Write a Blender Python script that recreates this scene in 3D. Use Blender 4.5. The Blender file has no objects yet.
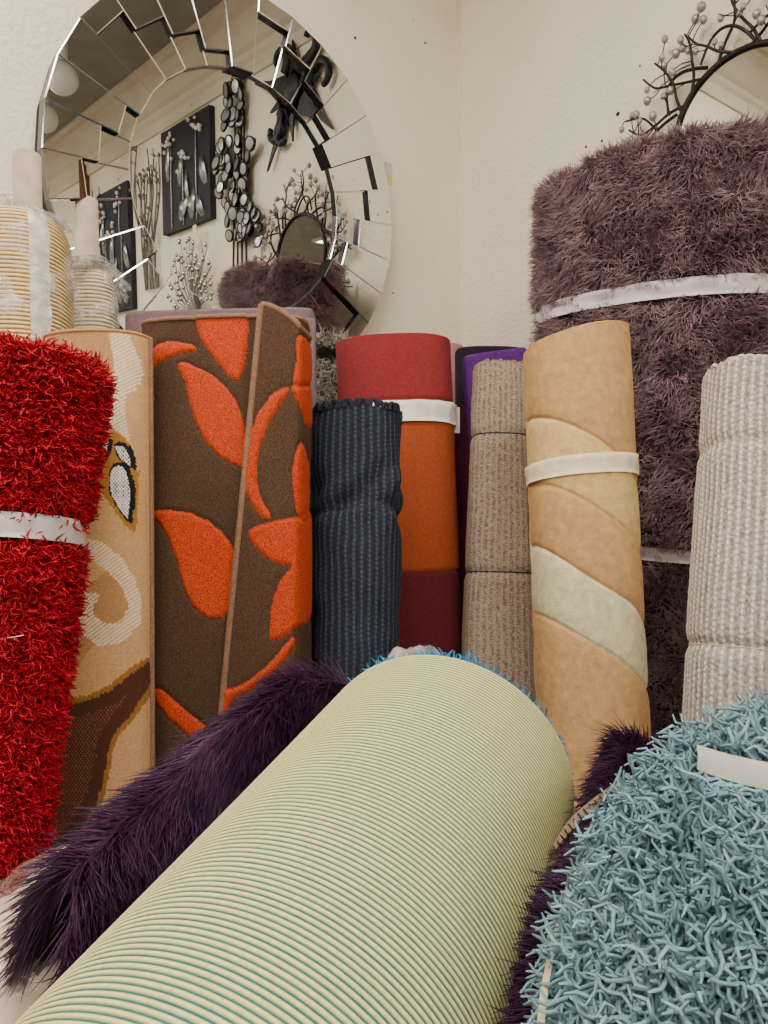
import bpy, math, random
import numpy as np
from mathutils import Matrix, Vector
rng = np.random.default_rng(7); random.seed(7)
sc = bpy.context.scene; col = sc.collection
PI = math.pi

# ------------------------------------------------------------------ camera
FPX = 758.93
AL, PITCH, ROLL = 0.87014, -0.09161, -0.0154
EYE = np.array([-1.8958, -1.8271, 0.95])
_fw = np.array([math.cos(AL), math.sin(AL), 0.]); _rt = np.array([math.sin(AL), -math.cos(AL), 0.]); _up = np.array([0, 0, 1.])
CF = _fw*math.cos(PITCH)+_up*math.sin(PITCH); _u = -_fw*math.sin(PITCH)+_up*math.cos(PITCH)
CR = _rt*math.cos(ROLL)+_u*math.sin(ROLL); CU = -_rt*math.sin(ROLL)+_u*math.cos(ROLL)
cam = bpy.data.cameras.new('camera'); cam_o = bpy.data.objects.new('camera', cam); col.objects.link(cam_o)
cam.sensor_fit = 'VERTICAL'; cam.sensor_height = 36; cam.lens = FPX/1024*36; cam.clip_start = .02
cam_o.matrix_world = Matrix(((CR[0], CU[0], -CF[0], EYE[0]), (CR[1], CU[1], -CF[1], EYE[1]), (CR[2], CU[2], -CF[2], EYE[2]), (0, 0, 0, 1)))
sc.camera = cam_o

def at(px, py, d):                                   # a surveyed point: where it stands, from its sight line and distance
    return EYE+d*(CF+CR*(px-384)/FPX-CU*(py-512)/FPX)
def nrm(v):
    v = np.asarray(v, float); return v/np.maximum(np.linalg.norm(v, axis=-1, keepdims=True), 1e-12)
def vp(px, py):
    return nrm(CF+CR*(px-384)/FPX-CU*(py-512)/FPX)

# ------------------------------------------------------------------ materials
def lin(c):
    c = np.asarray(c, float)/255.
    return tuple(np.where(c <= .04045, c/12.92, ((c+.055)/1.055)**2.4))
def mat(name, c, c2=None, scale=60, rough=.85, sheen=0., bump=0., bscale=300, rnd=0., attr=False, metal=0., spec=.3, coat=0., mixc=.5, bdist=.002, sheen_rough=.4, detail=3, alpha=None, trans=0.):
    m = bpy.data.materials.new(name); m.use_nodes = True; nt = m.node_tree; N = nt.nodes; L = nt.links
    b = N['Principled BSDF']; b.inputs['Roughness'].default_value = rough; b.inputs['Metallic'].default_value = metal
    b.inputs['Specular IOR Level'].default_value = spec
    b.inputs['Sheen Weight'].default_value = sheen; b.inputs['Sheen Roughness'].default_value = sheen_rough
    b.inputs['Coat Weight'].default_value = coat
    if trans: b.inputs['Transmission Weight'].default_value = trans
    tc = N.new('ShaderNodeTexCoord')
    ns = N.new('ShaderNodeTexNoise'); ns.inputs['Scale'].default_value = scale; ns.inputs['Detail'].default_value = detail
    L.new(tc.outputs['Object'], ns.inputs['Vector'])
    if attr:
        at_ = N.new('ShaderNodeVertexColor'); at_.layer_name = 'Col'; base = at_.outputs['Color']
        mul = N.new('ShaderNodeMix'); mul.data_type = 'RGBA'; mul.blend_type = 'MULTIPLY'; mul.inputs['Factor'].default_value = 1
        mr = N.new('ShaderNodeMapRange'); mr.inputs['From Min'].default_value = .3; mr.inputs['From Max'].default_value = .7
        mr.inputs['To Min'].default_value = 1-mixc; mr.inputs['To Max'].default_value = 1+mixc
        L.new(ns.outputs['Fac'], mr.inputs['Value']); L.new(base, mul.inputs['A']); L.new(mr.outputs['Result'], mul.inputs['B']); out = mul.outputs['Result']
    else:
        mx = N.new('ShaderNodeMix'); mx.data_type = 'RGBA'
        mx.inputs['A'].default_value = (*lin(c), 1); mx.inputs['B'].default_value = (*lin(c2 if c2 is not None else c), 1)
        mr = N.new('ShaderNodeMapRange'); mr.inputs['From Min'].default_value = .35; mr.inputs['From Max'].default_value = .65
        L.new(ns.outputs['Fac'], mr.inputs['Value']); L.new(mr.outputs['Result'], mx.inputs['Factor']); out = mx.outputs['Result']
    if rnd:
        g = N.new('ShaderNodeNewGeometry'); r = N.new('ShaderNodeMapRange'); r.inputs['To Min'].default_value = 1-rnd; r.inputs['To Max'].default_value = 1+rnd
        L.new(g.outputs['Random Per Island'], r.inputs['Value'])
        mm = N.new('ShaderNodeMix'); mm.data_type = 'RGBA'; mm.blend_type = 'MULTIPLY'; mm.inputs['Factor'].default_value = 1
        L.new(out, mm.inputs['A']); L.new(r.outputs['Result'], mm.inputs['B']); out = mm.outputs['Result']
    L.new(out, b.inputs['Base Color'])
    if sheen: L.new(out, b.inputs['Sheen Tint'])
    if bump:
        n2 = N.new('ShaderNodeTexNoise'); n2.inputs['Scale'].default_value = bscale; n2.inputs['Detail'].default_value = 4
        L.new(tc.outputs['Object'], n2.inputs['Vector'])
        bp = N.new('ShaderNodeBump'); bp.inputs['Strength'].default_value = bump; bp.inputs['Distance'].default_value = bdist
        L.new(n2.outputs['Fac'], bp.inputs['Height']); L.new(bp.outputs['Normal'], b.inputs['Normal'])
    if alpha is not None:
        n3 = N.new('ShaderNodeTexNoise'); n3.inputs['Scale'].default_value = 30; L.new(tc.outputs['Object'], n3.inputs['Vector'])
        r3 = N.new('ShaderNodeMapRange'); r3.inputs['From Min'].default_value = .35; r3.inputs['From Max'].default_value = .7
        r3.inputs['To Min'].default_value = alpha[0]; r3.inputs['To Max'].default_value = alpha[1]
        L.new(n3.outputs['Fac'], r3.inputs['Value']); L.new(r3.outputs['Result'], b.inputs['Alpha'])
    return m
def emit(name, c, s):
    m = bpy.data.materials.new(name); m.use_nodes = True; b = m.node_tree.nodes['Principled BSDF']
    b.inputs['Base Color'].default_value = (*lin(c), 1); b.inputs['Emission Color'].default_value = (*lin(c), 1); b.inputs['Emission Strength'].default_value = s
    return m

# ------------------------------------------------------------------ object helpers
def npmesh(name, V, F, m, parent=None, smooth=True, colors=None, kind=None, label=None, mats=None, midx=None):
    V = np.ascontiguousarray(np.asarray(V, np.float32).reshape(-1, 3)); me = bpy.data.meshes.new(name)
    if isinstance(F, np.ndarray):
        k = F.shape[1]; nf = len(F)
        me.vertices.add(len(V)); me.vertices.foreach_set('co', V.ravel())
        me.loops.add(nf*k); me.loops.foreach_set('vertex_index', np.ascontiguousarray(F, np.int32).ravel())
        me.polygons.add(nf); me.polygons.foreach_set('loop_start', np.arange(0, nf*k, k, dtype=np.int32))
        me.update(calc_edges=True)
    else:
        me.from_pydata(V.tolist(), [], F)
        me.update()
    if smooth: me.polygons.foreach_set('use_smooth', np.ones(len(me.polygons), bool))
    for mm in (mats or [m]): me.materials.append(mm)
    if midx is not None: me.polygons.foreach_set('material_index', np.asarray(midx, np.int32))
    if colors is not None:
        ca = me.color_attributes.new('Col', 'FLOAT_COLOR', 'POINT')
        cc = np.ones((len(V), 4), np.float32); cc[:, :3] = colors; ca.data.foreach_set('color', cc.ravel())
    o = bpy.data.objects.new(name, me); col.objects.link(o)
    if parent is not None: attach(o, parent)
    if kind: o['kind'] = kind
    if label: o['label'] = label
    return o
def attach(o, parent):
    o.parent = parent
    if parent.type == 'EMPTY': o.matrix_parent_inverse = Matrix.Translation(-parent.location)
def thing(name, label, cat, loc=(0, 0, 0), group=None):
    o = bpy.data.objects.new(name, None); col.objects.link(o); o.location = Vector([float(x) for x in loc]); o.empty_display_size = .05
    tag(o, label, cat, group); return o
def tag(o, label, cat, group=None):
    o['label'] = label; o['category'] = cat
    if group: o['group'] = group
def struct(o): o['kind'] = 'structure'; return o
def gridfaces(nu, nv, off=0, wrapu=False):
    i = np.arange(nu if wrapu else nu-1)[:, None]; j = np.arange(nv-1)[None, :]; i2 = (i+1) % nu
    a = i*nv+j; b = i2*nv+j; c = i2*nv+j+1; d = i*nv+j+1
    return np.stack([a, b, c, d], -1).reshape(-1, 4)+off
def tubes(P, rad, sides=3, cap=True):                # P (n,k,3) polylines -> one array of tube verts and faces
    P = np.asarray(P, float); n, k = P.shape[:2]
    rad = np.broadcast_to(np.asarray(rad, float), (n, k))
    T = nrm(np.gradient(P, axis=1)); ref = nrm(rng.normal(size=(n, 1, 3))+0*T)
    main = nrm(P[:, -1:]-P[:, :1]+1e-9); alt = np.where(np.abs(main[..., 2:3]) < .8, [[[0, 0, 1.]]], [[[1., 0, 0]]])
    ref = np.where(np.abs((ref*main).sum(-1, keepdims=True)) > .8, alt, ref)
    U = nrm(np.cross(T, ref)); W = np.cross(T, U)
    a = np.arange(sides)*2*PI/sides
    V = P[:, :, None]+rad[..., None, None]*(U[:, :, None]*np.cos(a)[:, None]+W[:, :, None]*np.sin(a)[:, None])
    i = np.arange(n)[:, None, None]*k*sides; j = np.arange(k-1)[None, :, None]*sides; s = np.arange(sides)[None, None, :]; s2 = (s+1) % sides
    F = np.stack([i+j+s, i+j+s2, i+j+sides+s2, i+j+sides+s], -1).reshape(-1, 4)
    return V.reshape(-1, 3), F
def join(parts):
    Vs, Fs, o = [], [], 0
    for V, F in parts:
        V = np.asarray(V).reshape(-1, 3); Vs.append(V); Fs += [[int(q)+o for q in f] for f in F]; o += len(V)
    return np.concatenate(Vs), Fs
def box(c, s, ax=None):
    c = np.asarray(c, float); s = np.asarray(s, float)/2; A = np.eye(3) if ax is None else np.asarray(ax)
    V = np.array([[x, y, z] for x in (-1, 1) for y in (-1, 1) for z in (-1, 1)], float)*s
    return c+V@A, [[0, 1, 3, 2], [4, 6, 7, 5], [0, 4, 5, 1], [2, 3, 7, 6], [0, 2, 6, 4], [1, 5, 7, 3]]
def bevel(o, w, seg=2):
    b = o.modifiers.new('bevel', 'BEVEL'); b.width = w; b.segments = seg; b.limit_method = 'ANGLE'; return o
def ball(c, r, nu=12, nv=8, sc3=(1, 1, 1)):
    V = []; 
    for i in range(nu):
        for j in range(nv):
            a = 2*PI*i/nu; t = PI*j/(nv-1); V.append((math.cos(a)*math.sin(t)*sc3[0], math.sin(a)*math.sin(t)*sc3[1], math.cos(t)*sc3[2]))
    return np.asarray(c)+r*np.array(V), gridfaces(nu, nv, 0, True)
def catmull(P, n=8, closed=True):
    P = np.asarray(P, float); m = len(P); out = []
    rg = range(m) if closed else range(m-1)
    for i in rg:
        if closed: p0, p1, p2, p3 = P[i-1], P[i], P[(i+1) % m], P[(i+2) % m]
        else: p0, p1, p2, p3 = P[max(i-1, 0)], P[i], P[i+1], P[min(i+2, m-1)]
        for t in np.arange(n)/n:
            out.append(.5*((2*p1)+(-p0+p2)*t+(2*p0-5*p1+4*p2-p3)*t*t+(-p0+3*p1-3*p2+p3)*t**3))
    if not closed: out.append(P[-1])
    return np.array(out)
def sdf(X, Y, poly):                                  # signed distance to a closed outline (negative inside)
    sh = X.shape; x = X.ravel(); y = Y.ravel(); D = np.full(x.shape, 30.)
    lo = poly.min(0)-12; hi = poly.max(0)+12
    k = np.where((x > lo[0]) & (x < hi[0]) & (y > lo[1]) & (y < hi[1]))[0]
    if len(k) == 0: return D.reshape(sh)
    xx = x[k]; yy = y[k]; ins = np.zeros(len(k), bool); dm = np.full(len(k), 1e9)
    for i in range(len(poly)):
        a = poly[i-1]; b = poly[i]; e = b-a
        t = np.clip(((xx-a[0])*e[0]+(yy-a[1])*e[1])/(e@e+1e-9), 0, 1)
        dm = np.minimum(dm, (xx-a[0]-t*e[0])**2+(yy-a[1]-t*e[1])**2)
        cr = (a[1] > yy) != (b[1] > yy)
        if a[1] != b[1]: ins ^= cr & (xx < e[0]*(yy-a[1])/(e[1])+a[0])
    D[k] = np.sqrt(dm)*np.where(ins, -1, 1); return D.reshape(sh)
def seg_d(X, Y, path, W):                             # distance to a thick stroke minus its half width
    path = np.asarray(path, float); D = np.full(X.shape, 1e3); W = np.asarray(W, float)
    for i in range(len(path)-1):
        a = path[i]; b = path[i+1]; e = b-a; t = np.clip(((X-a[0])*e[0]+(Y-a[1])*e[1])/(e@e+1e-9), 0, 1)
        D = np.minimum(D, np.hypot(X-a[0]-t*e[0], Y-a[1]-t*e[1])-(W[i]*(1-t)+W[i+1]*t))
    return D
class Wob:                                            # smooth 2-D noise from a few sines
    def __init__(s, f, n=10, seed=1):
        r = np.random.default_rng(seed); s.k = r.normal(size=(n, 2))*f; s.p = r.uniform(0, 2*PI, n)
    def __call__(s, x, y): return sum(np.sin(x*k[0]+y*k[1]+p) for k, p in zip(s.k, s.p))/math.sqrt(len(s.p))

# ------------------------------------------------------------------ rolled rugs
class Roll:
    """A rolled rug: axis from its top end down to the floor (or for a given length), oval section."""
    def __init__(s, top=None, low=None, flat=.8, yaw=0., p=2.2, nth=96, ns=160, rmod=None, disp=None, L=None, axis=None, smax=None, ends=.006, cut=(0, 0)):
        if axis is None:
            (xl, xr, y, d), (xl2, xr2, y2, d2) = top, low
            s.Pt = at((xl+xr)/2, y, d); Pl = at((xl2+xr2)/2, y2, d2); s.k = nrm(s.Pt-Pl); sl = np.linalg.norm(s.Pt-Pl)
            a0 = (xr-xl)/2*d/FPX; a1 = (xr2-xl2)/2*d2/FPX
            s.af = lambda q: a0+(a1-a0)*np.clip(q/sl, 0, 1.15)
        else:
            s.Pt, s.k, a0 = axis; a1 = a0; s.af = lambda q: a0+0*q
        c, si = math.cos(yaw), math.sin(yaw); w = np.array([_rt[0]*c-_rt[1]*si, _rt[0]*si+_rt[1]*c, 0])
        w = nrm(w-(w@s.k)*s.k); n = np.cross(w, s.k); n = -n if n@_fw > 0 and axis is None else n
        if axis is not None and n[2] < 0: n = -n
        s.w, s.n, s.flat, s.p = w, n, flat, p
        if L is None: L = (s.Pt[2]-abs(a1*w[2])-abs(a1*flat*n[2])-.003)/s.k[2]
        s.L = L; s.nth = nth
        S = np.linspace(0, 1, ns)*(smax or L); S[0] = 0
        if smax and smax < L: S = np.append(S, L)
        S = np.insert(S, 1, ends); s.S = np.sort(S)
        tt = np.linspace(0, 2*PI, 8001); f0 = lambda v: np.sign(v)*np.abs(v)**(2/p)
        arc = np.concatenate([[0], np.cumsum(np.hypot(np.diff(f0(np.cos(tt))), flat*np.diff(f0(np.sin(tt)))))])
        th = np.interp(np.arange(nth)/nth*arc[-1], arc, tt); s.th = th
        TH, SS = np.meshgrid(th, s.S, indexing='ij'); s.TH, s.SS = TH, SS
        A = s.af(SS)
        if rmod is not None: A = A*rmod(TH, SS)
        A = A*np.where(SS < 1e-6, 1-.004/A, 1)
        f = lambda v: np.sign(v)*np.abs(v)**(2/p)
        s.fx = f(-np.cos(TH)); s.fy = f(np.sin(TH))
        G = s.Pt-SS[..., None]*s.k+(A*s.fx)[..., None]*s.w+(A*flat*s.fy)[..., None]*s.n
        G = G-((cut[0]*A*s.fx+cut[1]*A*flat*s.fy)*np.exp(-SS/.2))[..., None]*s.k
        s.G0 = G; mid = G[:, len(s.S)//3]
        seg = np.linalg.norm(np.roll(mid, -1, 0)-mid, axis=1); s.U = np.concatenate([[0], np.cumsum(seg)[:-1]])[:, None]+0*SS; s.per = seg.sum()
        s.N = s.normals(G)
        if disp is not None: G = G+disp(s)[..., None]*s.N
        s.G = G
    def normals(s, G):
        a = np.roll(G, -1, 0)-np.roll(G, 1, 0); b = np.gradient(G, axis=1); N = nrm(np.cross(a, b))
        c = G-(G.mean(0, keepdims=True)); fl = np.sign((N*c).sum(-1).mean()); return N*fl
    def mesh(s, name, m, parent, colors=None, label=None, sink=.02):
        nu, nv = s.G.shape[:2]; V = [s.G.reshape(-1, 3)]; F = [gridfaces(nu, nv, 0, True)]
        off = nu*nv; top = s.G[:, 0]; ct = top.mean(0); bot = s.G[:, -1]; cb = bot.mean(0)
        i = np.arange(nu); i2 = (i+1) % nu
        r1 = ct+(top-ct)*.93; r2 = ct+(top-ct)*.9-s.k*sink; r3 = np.repeat(ct[None]-s.k*sink*.6, nu, 0); b1 = np.repeat(cb[None], nu, 0)
        V += [r1, r2, r3, b1]
        ring0 = i*nv; 
        for q, (A, B) in enumerate([(None, 0), (0, 1), (1, 2)]):
            ia = ring0 if A is None else off+A*nu+i; ia2 = ring0[i2] if A is None else off+A*nu+i2
            F.append(np.stack([ia, off+B*nu+i, off+B*nu+i2, ia2], -1))
        ib = i*nv+nv-1; F.append(np.stack([ib, ib[i2], off+3*nu+i2, off+3*nu+i], -1))
        V = np.concatenate(V); F = np.concatenate(F)
        C = None
        if colors is not None:
            C = np.concatenate([colors.reshape(-1, 3)]+[colors[:, 0]]*3+[colors[:, -1]])
        o = npmesh(name, V, F, m, parent, True, C, label=label); return o
    def spiral(s, m, parent, turns=4, r=.004, sink=.02, name='spiral_edge'):   # the rolled layers seen in the end
        t = np.linspace(0, 1, turns*40); th = t*turns*2*PI; q = .25+.62*t
        f = lambda v: np.sign(v)*np.abs(v)**(2/s.p); A = float(np.asarray(s.af(np.array(0.))))
        P = s.Pt-s.k*(sink*.4)+(A*q*f(-np.cos(th)))[:, None]*s.w+(A*s.flat*q*f(np.sin(th)))[:, None]*s.n
        V, F = tubes(P[None], r, 6); return npmesh(name, V, F, m, parent)
    def band(s, name, m, parent, s0, s1, off=.004, wob=.002, label=None, th0=0, th1=None):
        k = [int(np.argmin(abs(s.S-q))) for q in np.linspace(s0, s1, 6)]; nu = s.nth
        g = np.stack([s.G0[:, np.argmin(abs(s.S-s0))]*(1-t)+s.G0[:, np.argmin(abs(s.S-s1))]*t for t in np.linspace(0, 1, 5)], 1)
        nn = s.N[:, k[2]][:, None]
        wv = Wob(4, 6, 3)(s.th[:, None]*2, np.linspace(0, 3, 5)[None])*wob
        g = g+nn*(off+wv[..., None]); g2 = g+nn*.0012
        V = np.concatenate([g.reshape(-1, 3), g2.reshape(-1, 3)]); F = np.concatenate([gridfaces(nu, 5, 0, True), gridfaces(nu, 5, nu*5, True)])
        i = np.arange(nu); i2 = (i+1) % nu; o2 = nu*5
        F = np.concatenate([F]+[np.stack([i*5+q, i2*5+q, o2+i2*5+q, o2+i*5+q], -1) for q in (0, 4)])
        return npmesh(name, V, F, m, parent, label=label)
    def cord(s, name, m, parent, at_s, r=.0018, off=0., label=None):
        j = int(np.argmin(abs(s.S-at_s))); P = s.G[:, j]+s.N[:, j]*(off+r*.5); P = np.concatenate([P, P[:2]])
        V, F = tubes(P[None], r, 6); return npmesh(name, V, F, m, parent, label=label)
    def col_edge(s, name, m, parent, frac, r=.004, s0=0., s1=None, label=None):   # a bound edge running down the roll
        i = int(np.argmin(abs(s.th-frac))); k = (s.S >= s0) & (s.S <= (s1 or s.L)); P = (s.G[i]+s.N[i]*r*.5)[k]
        V, F = tubes(P[None], r, 8); return npmesh(name, V, F, m, parent, label=label)

def scatter(G, n, wrap=True, weight=None):
    if wrap: G = np.concatenate([G, G[:1]], 0)
    a = G[1:, :-1]-G[:-1, :-1]; b = G[:-1, 1:]-G[:-1, :-1]; cr = np.cross(a, b); ar = np.linalg.norm(cr, axis=-1)
    nu, nv = ar.shape
    if weight is not None: ar = ar*weight[:nu, :nv]
    c = np.cumsum(ar.ravel()); q = np.searchsorted(c, rng.uniform(0, c[-1], n)); q = np.minimum(q, nu*nv-1); i, j = q//nv, q % nv
    u = rng.uniform(size=(n, 1)); v = rng.uniform(size=(n, 1))
    P = G[i, j]*(1-u)*(1-v)+G[i+1, j]*u*(1-v)+G[i, j+1]*(1-u)*v+G[i+1, j+1]*u*v
    N = nrm(cr)[i, j]
    if wrap:
        ctr = G.mean(0)[j]
        if ((P-ctr)*N).sum(-1).mean() < 0: N = -N
    elif N[:, 2].mean() < 0: N = -N
    return P, N, (i, j)
def strands(P, D, length, k=5, curl=.4, grav=.2, jit=.35, lat=None, helix=None):
    """Yarn paths that leave P along D and bend at random."""
    n = len(P); L = np.broadcast_to(np.asarray(length, float), (n,))*rng.uniform(.75, 1.2, n)
    d = nrm(D+jit*rng.normal(size=(n, 3))); bend = curl*rng.normal(size=(n, 3)); pts = [P]
    for j in range(k-1):
        d = nrm(d+bend/(k-1)*1.6+.25*curl*rng.normal(size=(n, 3))+np.array([0, 0, -grav/(k-1)])+(lat/(k-1) if lat is not None else 0))
        pts.append(pts[-1]+d*(L/(k-1))[:, None])
    Q = np.stack(pts, 1)
    if helix:
        T = nrm(Q[:, -1]-Q[:, 0]); U = nrm(np.cross(T, nrm(rng.normal(size=(n, 3))))); W_ = np.cross(T, U); a = np.linspace(0, 2*PI*helix[1], k)[None]*rng.uniform(.6, 1.3, (n, 1))*np.sign(rng.normal(size=(n, 1))); am = helix[0]*np.linspace(0, 1, k)[None]**.6
        Q = Q+(am*(np.cos(a)-1))[..., None]*U[:, None]+(am*np.sin(a))[..., None]*W_[:, None]
    return Q
def pile(name, paths, rad, m, parent, sides=3, taper=(1, 1, 1, 1, .6), label=None):
    k = paths.shape[1]; tp = np.interp(np.linspace(0, 1, k), np.linspace(0, 1, len(taper)), taper)
    r = np.asarray(rad)*tp[None] if np.ndim(rad) == 0 else np.asarray(rad)[:, None]*tp[None]
    V, F = tubes(paths, r, sides); return npmesh(name, V, F, m, parent, kind='stuff', label=label)
def floorpt(r): 
    q = r.G[:, -1].mean(0); return (q[0], q[1], 0)

# ------------------------------------------------------------------ colours of the place
M_wall = mat('wall_paint', (247, 238, 220), (241, 231, 212), 3, rough=.7, bump=.8, bscale=75, bdist=.007, spec=.3)
M_ceil = mat('ceiling_paint', (150, 146, 140), (140, 136, 130), 6, rough=.9, bump=.4, bscale=80, bdist=.003)
M_floor = mat('floor_carpet', (95, 90, 86), (78, 74, 70), 40, bump=.5)
M_trim = mat('trim_paint', (222, 212, 194), (210, 200, 182), 4, rough=.6)
M_black = mat('black_edge', (14, 14, 16), rough=.6, spec=.2)
M_paper = mat('paper_band', (238, 234, 226), (226, 220, 210), 25, rough=.55, bump=.25, bscale=60)
M_ribbon = mat('ribbon_band', (232, 216, 190), (222, 204, 176), 50, rough=.5, bump=.2, bscale=120)
M_tapew = mat('plastic_band', (228, 220, 224), (206, 198, 204), 30, rough=.3, spec=.5, bump=.3, bscale=40, alpha=(.75, 1.))
M_card = mat('cardboard', (190, 172, 156), (174, 156, 140), 40, rough=.8, bump=.15)
M_fold = mat('folded_film', (236, 232, 228), rough=.2, spec=.7, bump=.9, bscale=40, bdist=.008, alpha=(.35, .8), coat=.4)
M_film = mat('clear_film', (235, 234, 236), rough=.12, spec=.8, bump=.8, bscale=28, bdist=.01, alpha=(.12, .5), coat=.5)

# ------------------------------------------------------------------ the room
CEIL = 2.79; W = -5.6
def slab(name, c, s, m):
    V, F = box(c, s); return struct(npmesh(name, V, F, m, smooth=False))
slab('floor', (W/2, W/2, -.05), (-W+.4, -W+.4, .1), M_floor)
slab('ceiling', (W/2, W/2, CEIL+.05), (-W+.4, -W+.4, .1), M_ceil)
wl = slab('wall_left', (W/2, .06, CEIL/2), (-W+.24, .12, CEIL), M_wall)
wr = slab('wall_right', (.06, W/2, CEIL/2), (.12, -W, CEIL), M_wall)
slab('wall_back', (W-.06, W/2, CEIL/2), (.12, -W+.2, CEIL), M_wall)
slab('wall_front', (W/2, W-.06, CEIL/2), (-W+.24, .12, CEIL), M_wall)
# cornice of stepped mouldings under the ceiling of the right wall
prof = np.array([(0, 2.53), (-.012, 2.53), (-.018, 2.55), (-.018, 2.585), (-.03, 2.60), (-.03, 2.625), (-.05, 2.64), (-.075, 2.68), (-.10, 2.73), (-.125, 2.745), (-.125, 2.765), (-.15, 2.775), (-.15, CEIL), (0, CEIL)])
def cornice(name, f):
    V = np.array([[f(x, t, z) for t in (0., W)] for x, z in prof]).reshape(-1, 3); n = len(prof)
    F = [[2*i, 2*i+1, 2*((i+1) % n)+1, 2*((i+1) % n)] for i in range(n)]
    o = npmesh(name, V, F, M_trim, smooth=False); struct(o)
cornice('trim_1', lambda x, t, z: (x, t, z)); cornice('trim_2', lambda x, t, z: (t, x, z))
# plaster bead in the corner
zz = np.linspace(.0, 2.52, 150); P = np.stack([-.002+0*zz, -.002+0*zz, zz], -1); P[:, :2] += rng.normal(size=(150, 2))*.0012
V, F = tubes(P[None], .0045*(.5+rng.uniform(size=(1, 150))), 8); struct(npmesh('trim_3', V, F, M_wall))
# wooden batten high on the far right wall
V, F = box((-.02, -3.40, 2.55), (.04, .10, .47)); struct(npmesh('trim_4', V, F, mat('batten_wood', (120, 78, 50), (98, 62, 40), 30), smooth=False))
M_hole = mat('nail_hole', (60, 52, 44), rough=.9)
def nail_hole(p, nv, r, parent):
    a = np.arange(10)*2*PI/10; nv = np.asarray(nv, float); u = np.cross(nv, [0, 0, 1.]); ring = np.asarray(p)+nv*.0006+r*(np.cos(a)[:, None]*u+np.sin(a)[:, None]*np.array([0, 0, 1.]))
    V = np.concatenate([ring, [np.asarray(p)+nv*.0022]]); npmesh('nail_hole', V, [[i, (i+1) % 10, 10] for i in range(10)], M_hole, parent)
def onleft(px, py):
    d = at(px, py, 1)-EYE; return EYE+d*(-EYE[1]/d[1])
def onright(px, py):
    d = at(px, py, 1)-EYE; return EYE+d*(-EYE[0]/d[0])
for q, r in (((355, 38), .005), ((425, 43), .004), ((393, 293), .003), ((413, 20), .002)): nail_hole(onleft(*q), (0, -1, 0), r, wl)
for q, r in (((618, 114), .006), ((602, 141), .004), ((586, 147), .004), ((640, 66), .003)): nail_hole(onright(*q), (-1, 0, 0), r, wr)

# ceiling lights (flat panels flush under the ceiling)
M_diff = emit('light_diffuser', (255, 246, 232), 19.5)
M_lf = mat('light_frame', (235, 235, 232), rough=.4)
def ceiling_light(x, y, lab):
    t = thing('ceiling_light', lab, 'ceiling light', (x, y, CEIL), 'ceiling lights')
    sx, sy = 1.2, .6
    V, F = box((x, y, CEIL-.012), (sx-.06, sy-.06, .012)); npmesh('diffuser', V, F, M_diff, t, False)
    fr = [box((x, y+q*(sy/2-.015), CEIL-.014), (sx, .03, .028)) for q in (-1, 1)]+[box((x+q*(sx/2-.015), y, CEIL-.014), (.03, sy-.06, .028)) for q in (-1, 1)]
    npmesh('frame', *join(fr), M_lf, t, False)
for (x, y) in ((-1.6, -.95), (-3.4, -.95), (-1.6, -2.6), (-3.4, -2.6), (-1.6, -4.4), (-3.4, -4.4)):
    ceiling_light(x, y, 'flat white ceiling light panel, one of a grid above the rugs')

# ------------------------------------------------------------------ round tiled wall mirror
MC = np.array([-.8588, -.05, 1.5906]); dy, dt = .0101, .022
MN = np.array([math.sin(dy)*math.cos(dt), -math.cos(dy)*math.cos(dt), -math.sin(dt)])
MA = np.array([math.cos(dy), math.sin(dy), 0]); MB = np.cross(MA, MN); MB = MB if MB[2] > 0 else -MB
M_glass = mat('mirror_glass', (226, 228, 226), rough=.0, metal=1.)
M_bev = mat('bevelled_glass_edge', (240, 242, 242), rough=.12, metal=1.)
M_side = mat('dark_glass_side', (24, 26, 30), rough=.15, spec=.6)
mir = thing('wall_mirror', 'large round wall mirror with a ring of stepped mirror tiles', 'mirror', MC)
def mp(r, a, h): return MC+r*(math.cos(a)*MA+math.sin(a)*MB)+h*MN
M_frost = mat('frosted_bevel', (214, 216, 216), rough=.45, metal=.9)
def tile(name, q, h0, h1, label=None, bev=.0022, bd=.0012, bm=None):      # q: corners (r, angle); a block with bevelled front
    n = len(q); back = [mp(r, a, h0) for r, a in q]; fr = [mp(r, a, h1-bd) for r, a in q]; c = np.mean(fr, 0)
    inn = []
    for i in range(n):
        p = fr[i]; e1 = nrm(fr[i-1]-p); e2 = nrm(fr[(i+1) % n]-p); s_ = max(np.linalg.norm(np.cross(e1, e2)), .3); inn.append(p+(e1+e2)*bev/s_+MN*bd)
    V = back+fr+inn; F = [list(range(2*n, 3*n))]; mi = [0]
    for i in range(n):
        j = (i+1) % n; F.append([n+i, n+j, 2*n+j, 2*n+i]); mi.append(1); F.append([i, j, n+j, n+i]); mi.append(2)
    F.append(list(range(n))[::-1]); mi.append(2)
    return npmesh(name, V, F, None, mir, False, mats=[M_glass, bm or M_bev, M_side], midx=mi, label=label)
NS = 30; off = math.radians(.35); ri = .302
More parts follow.
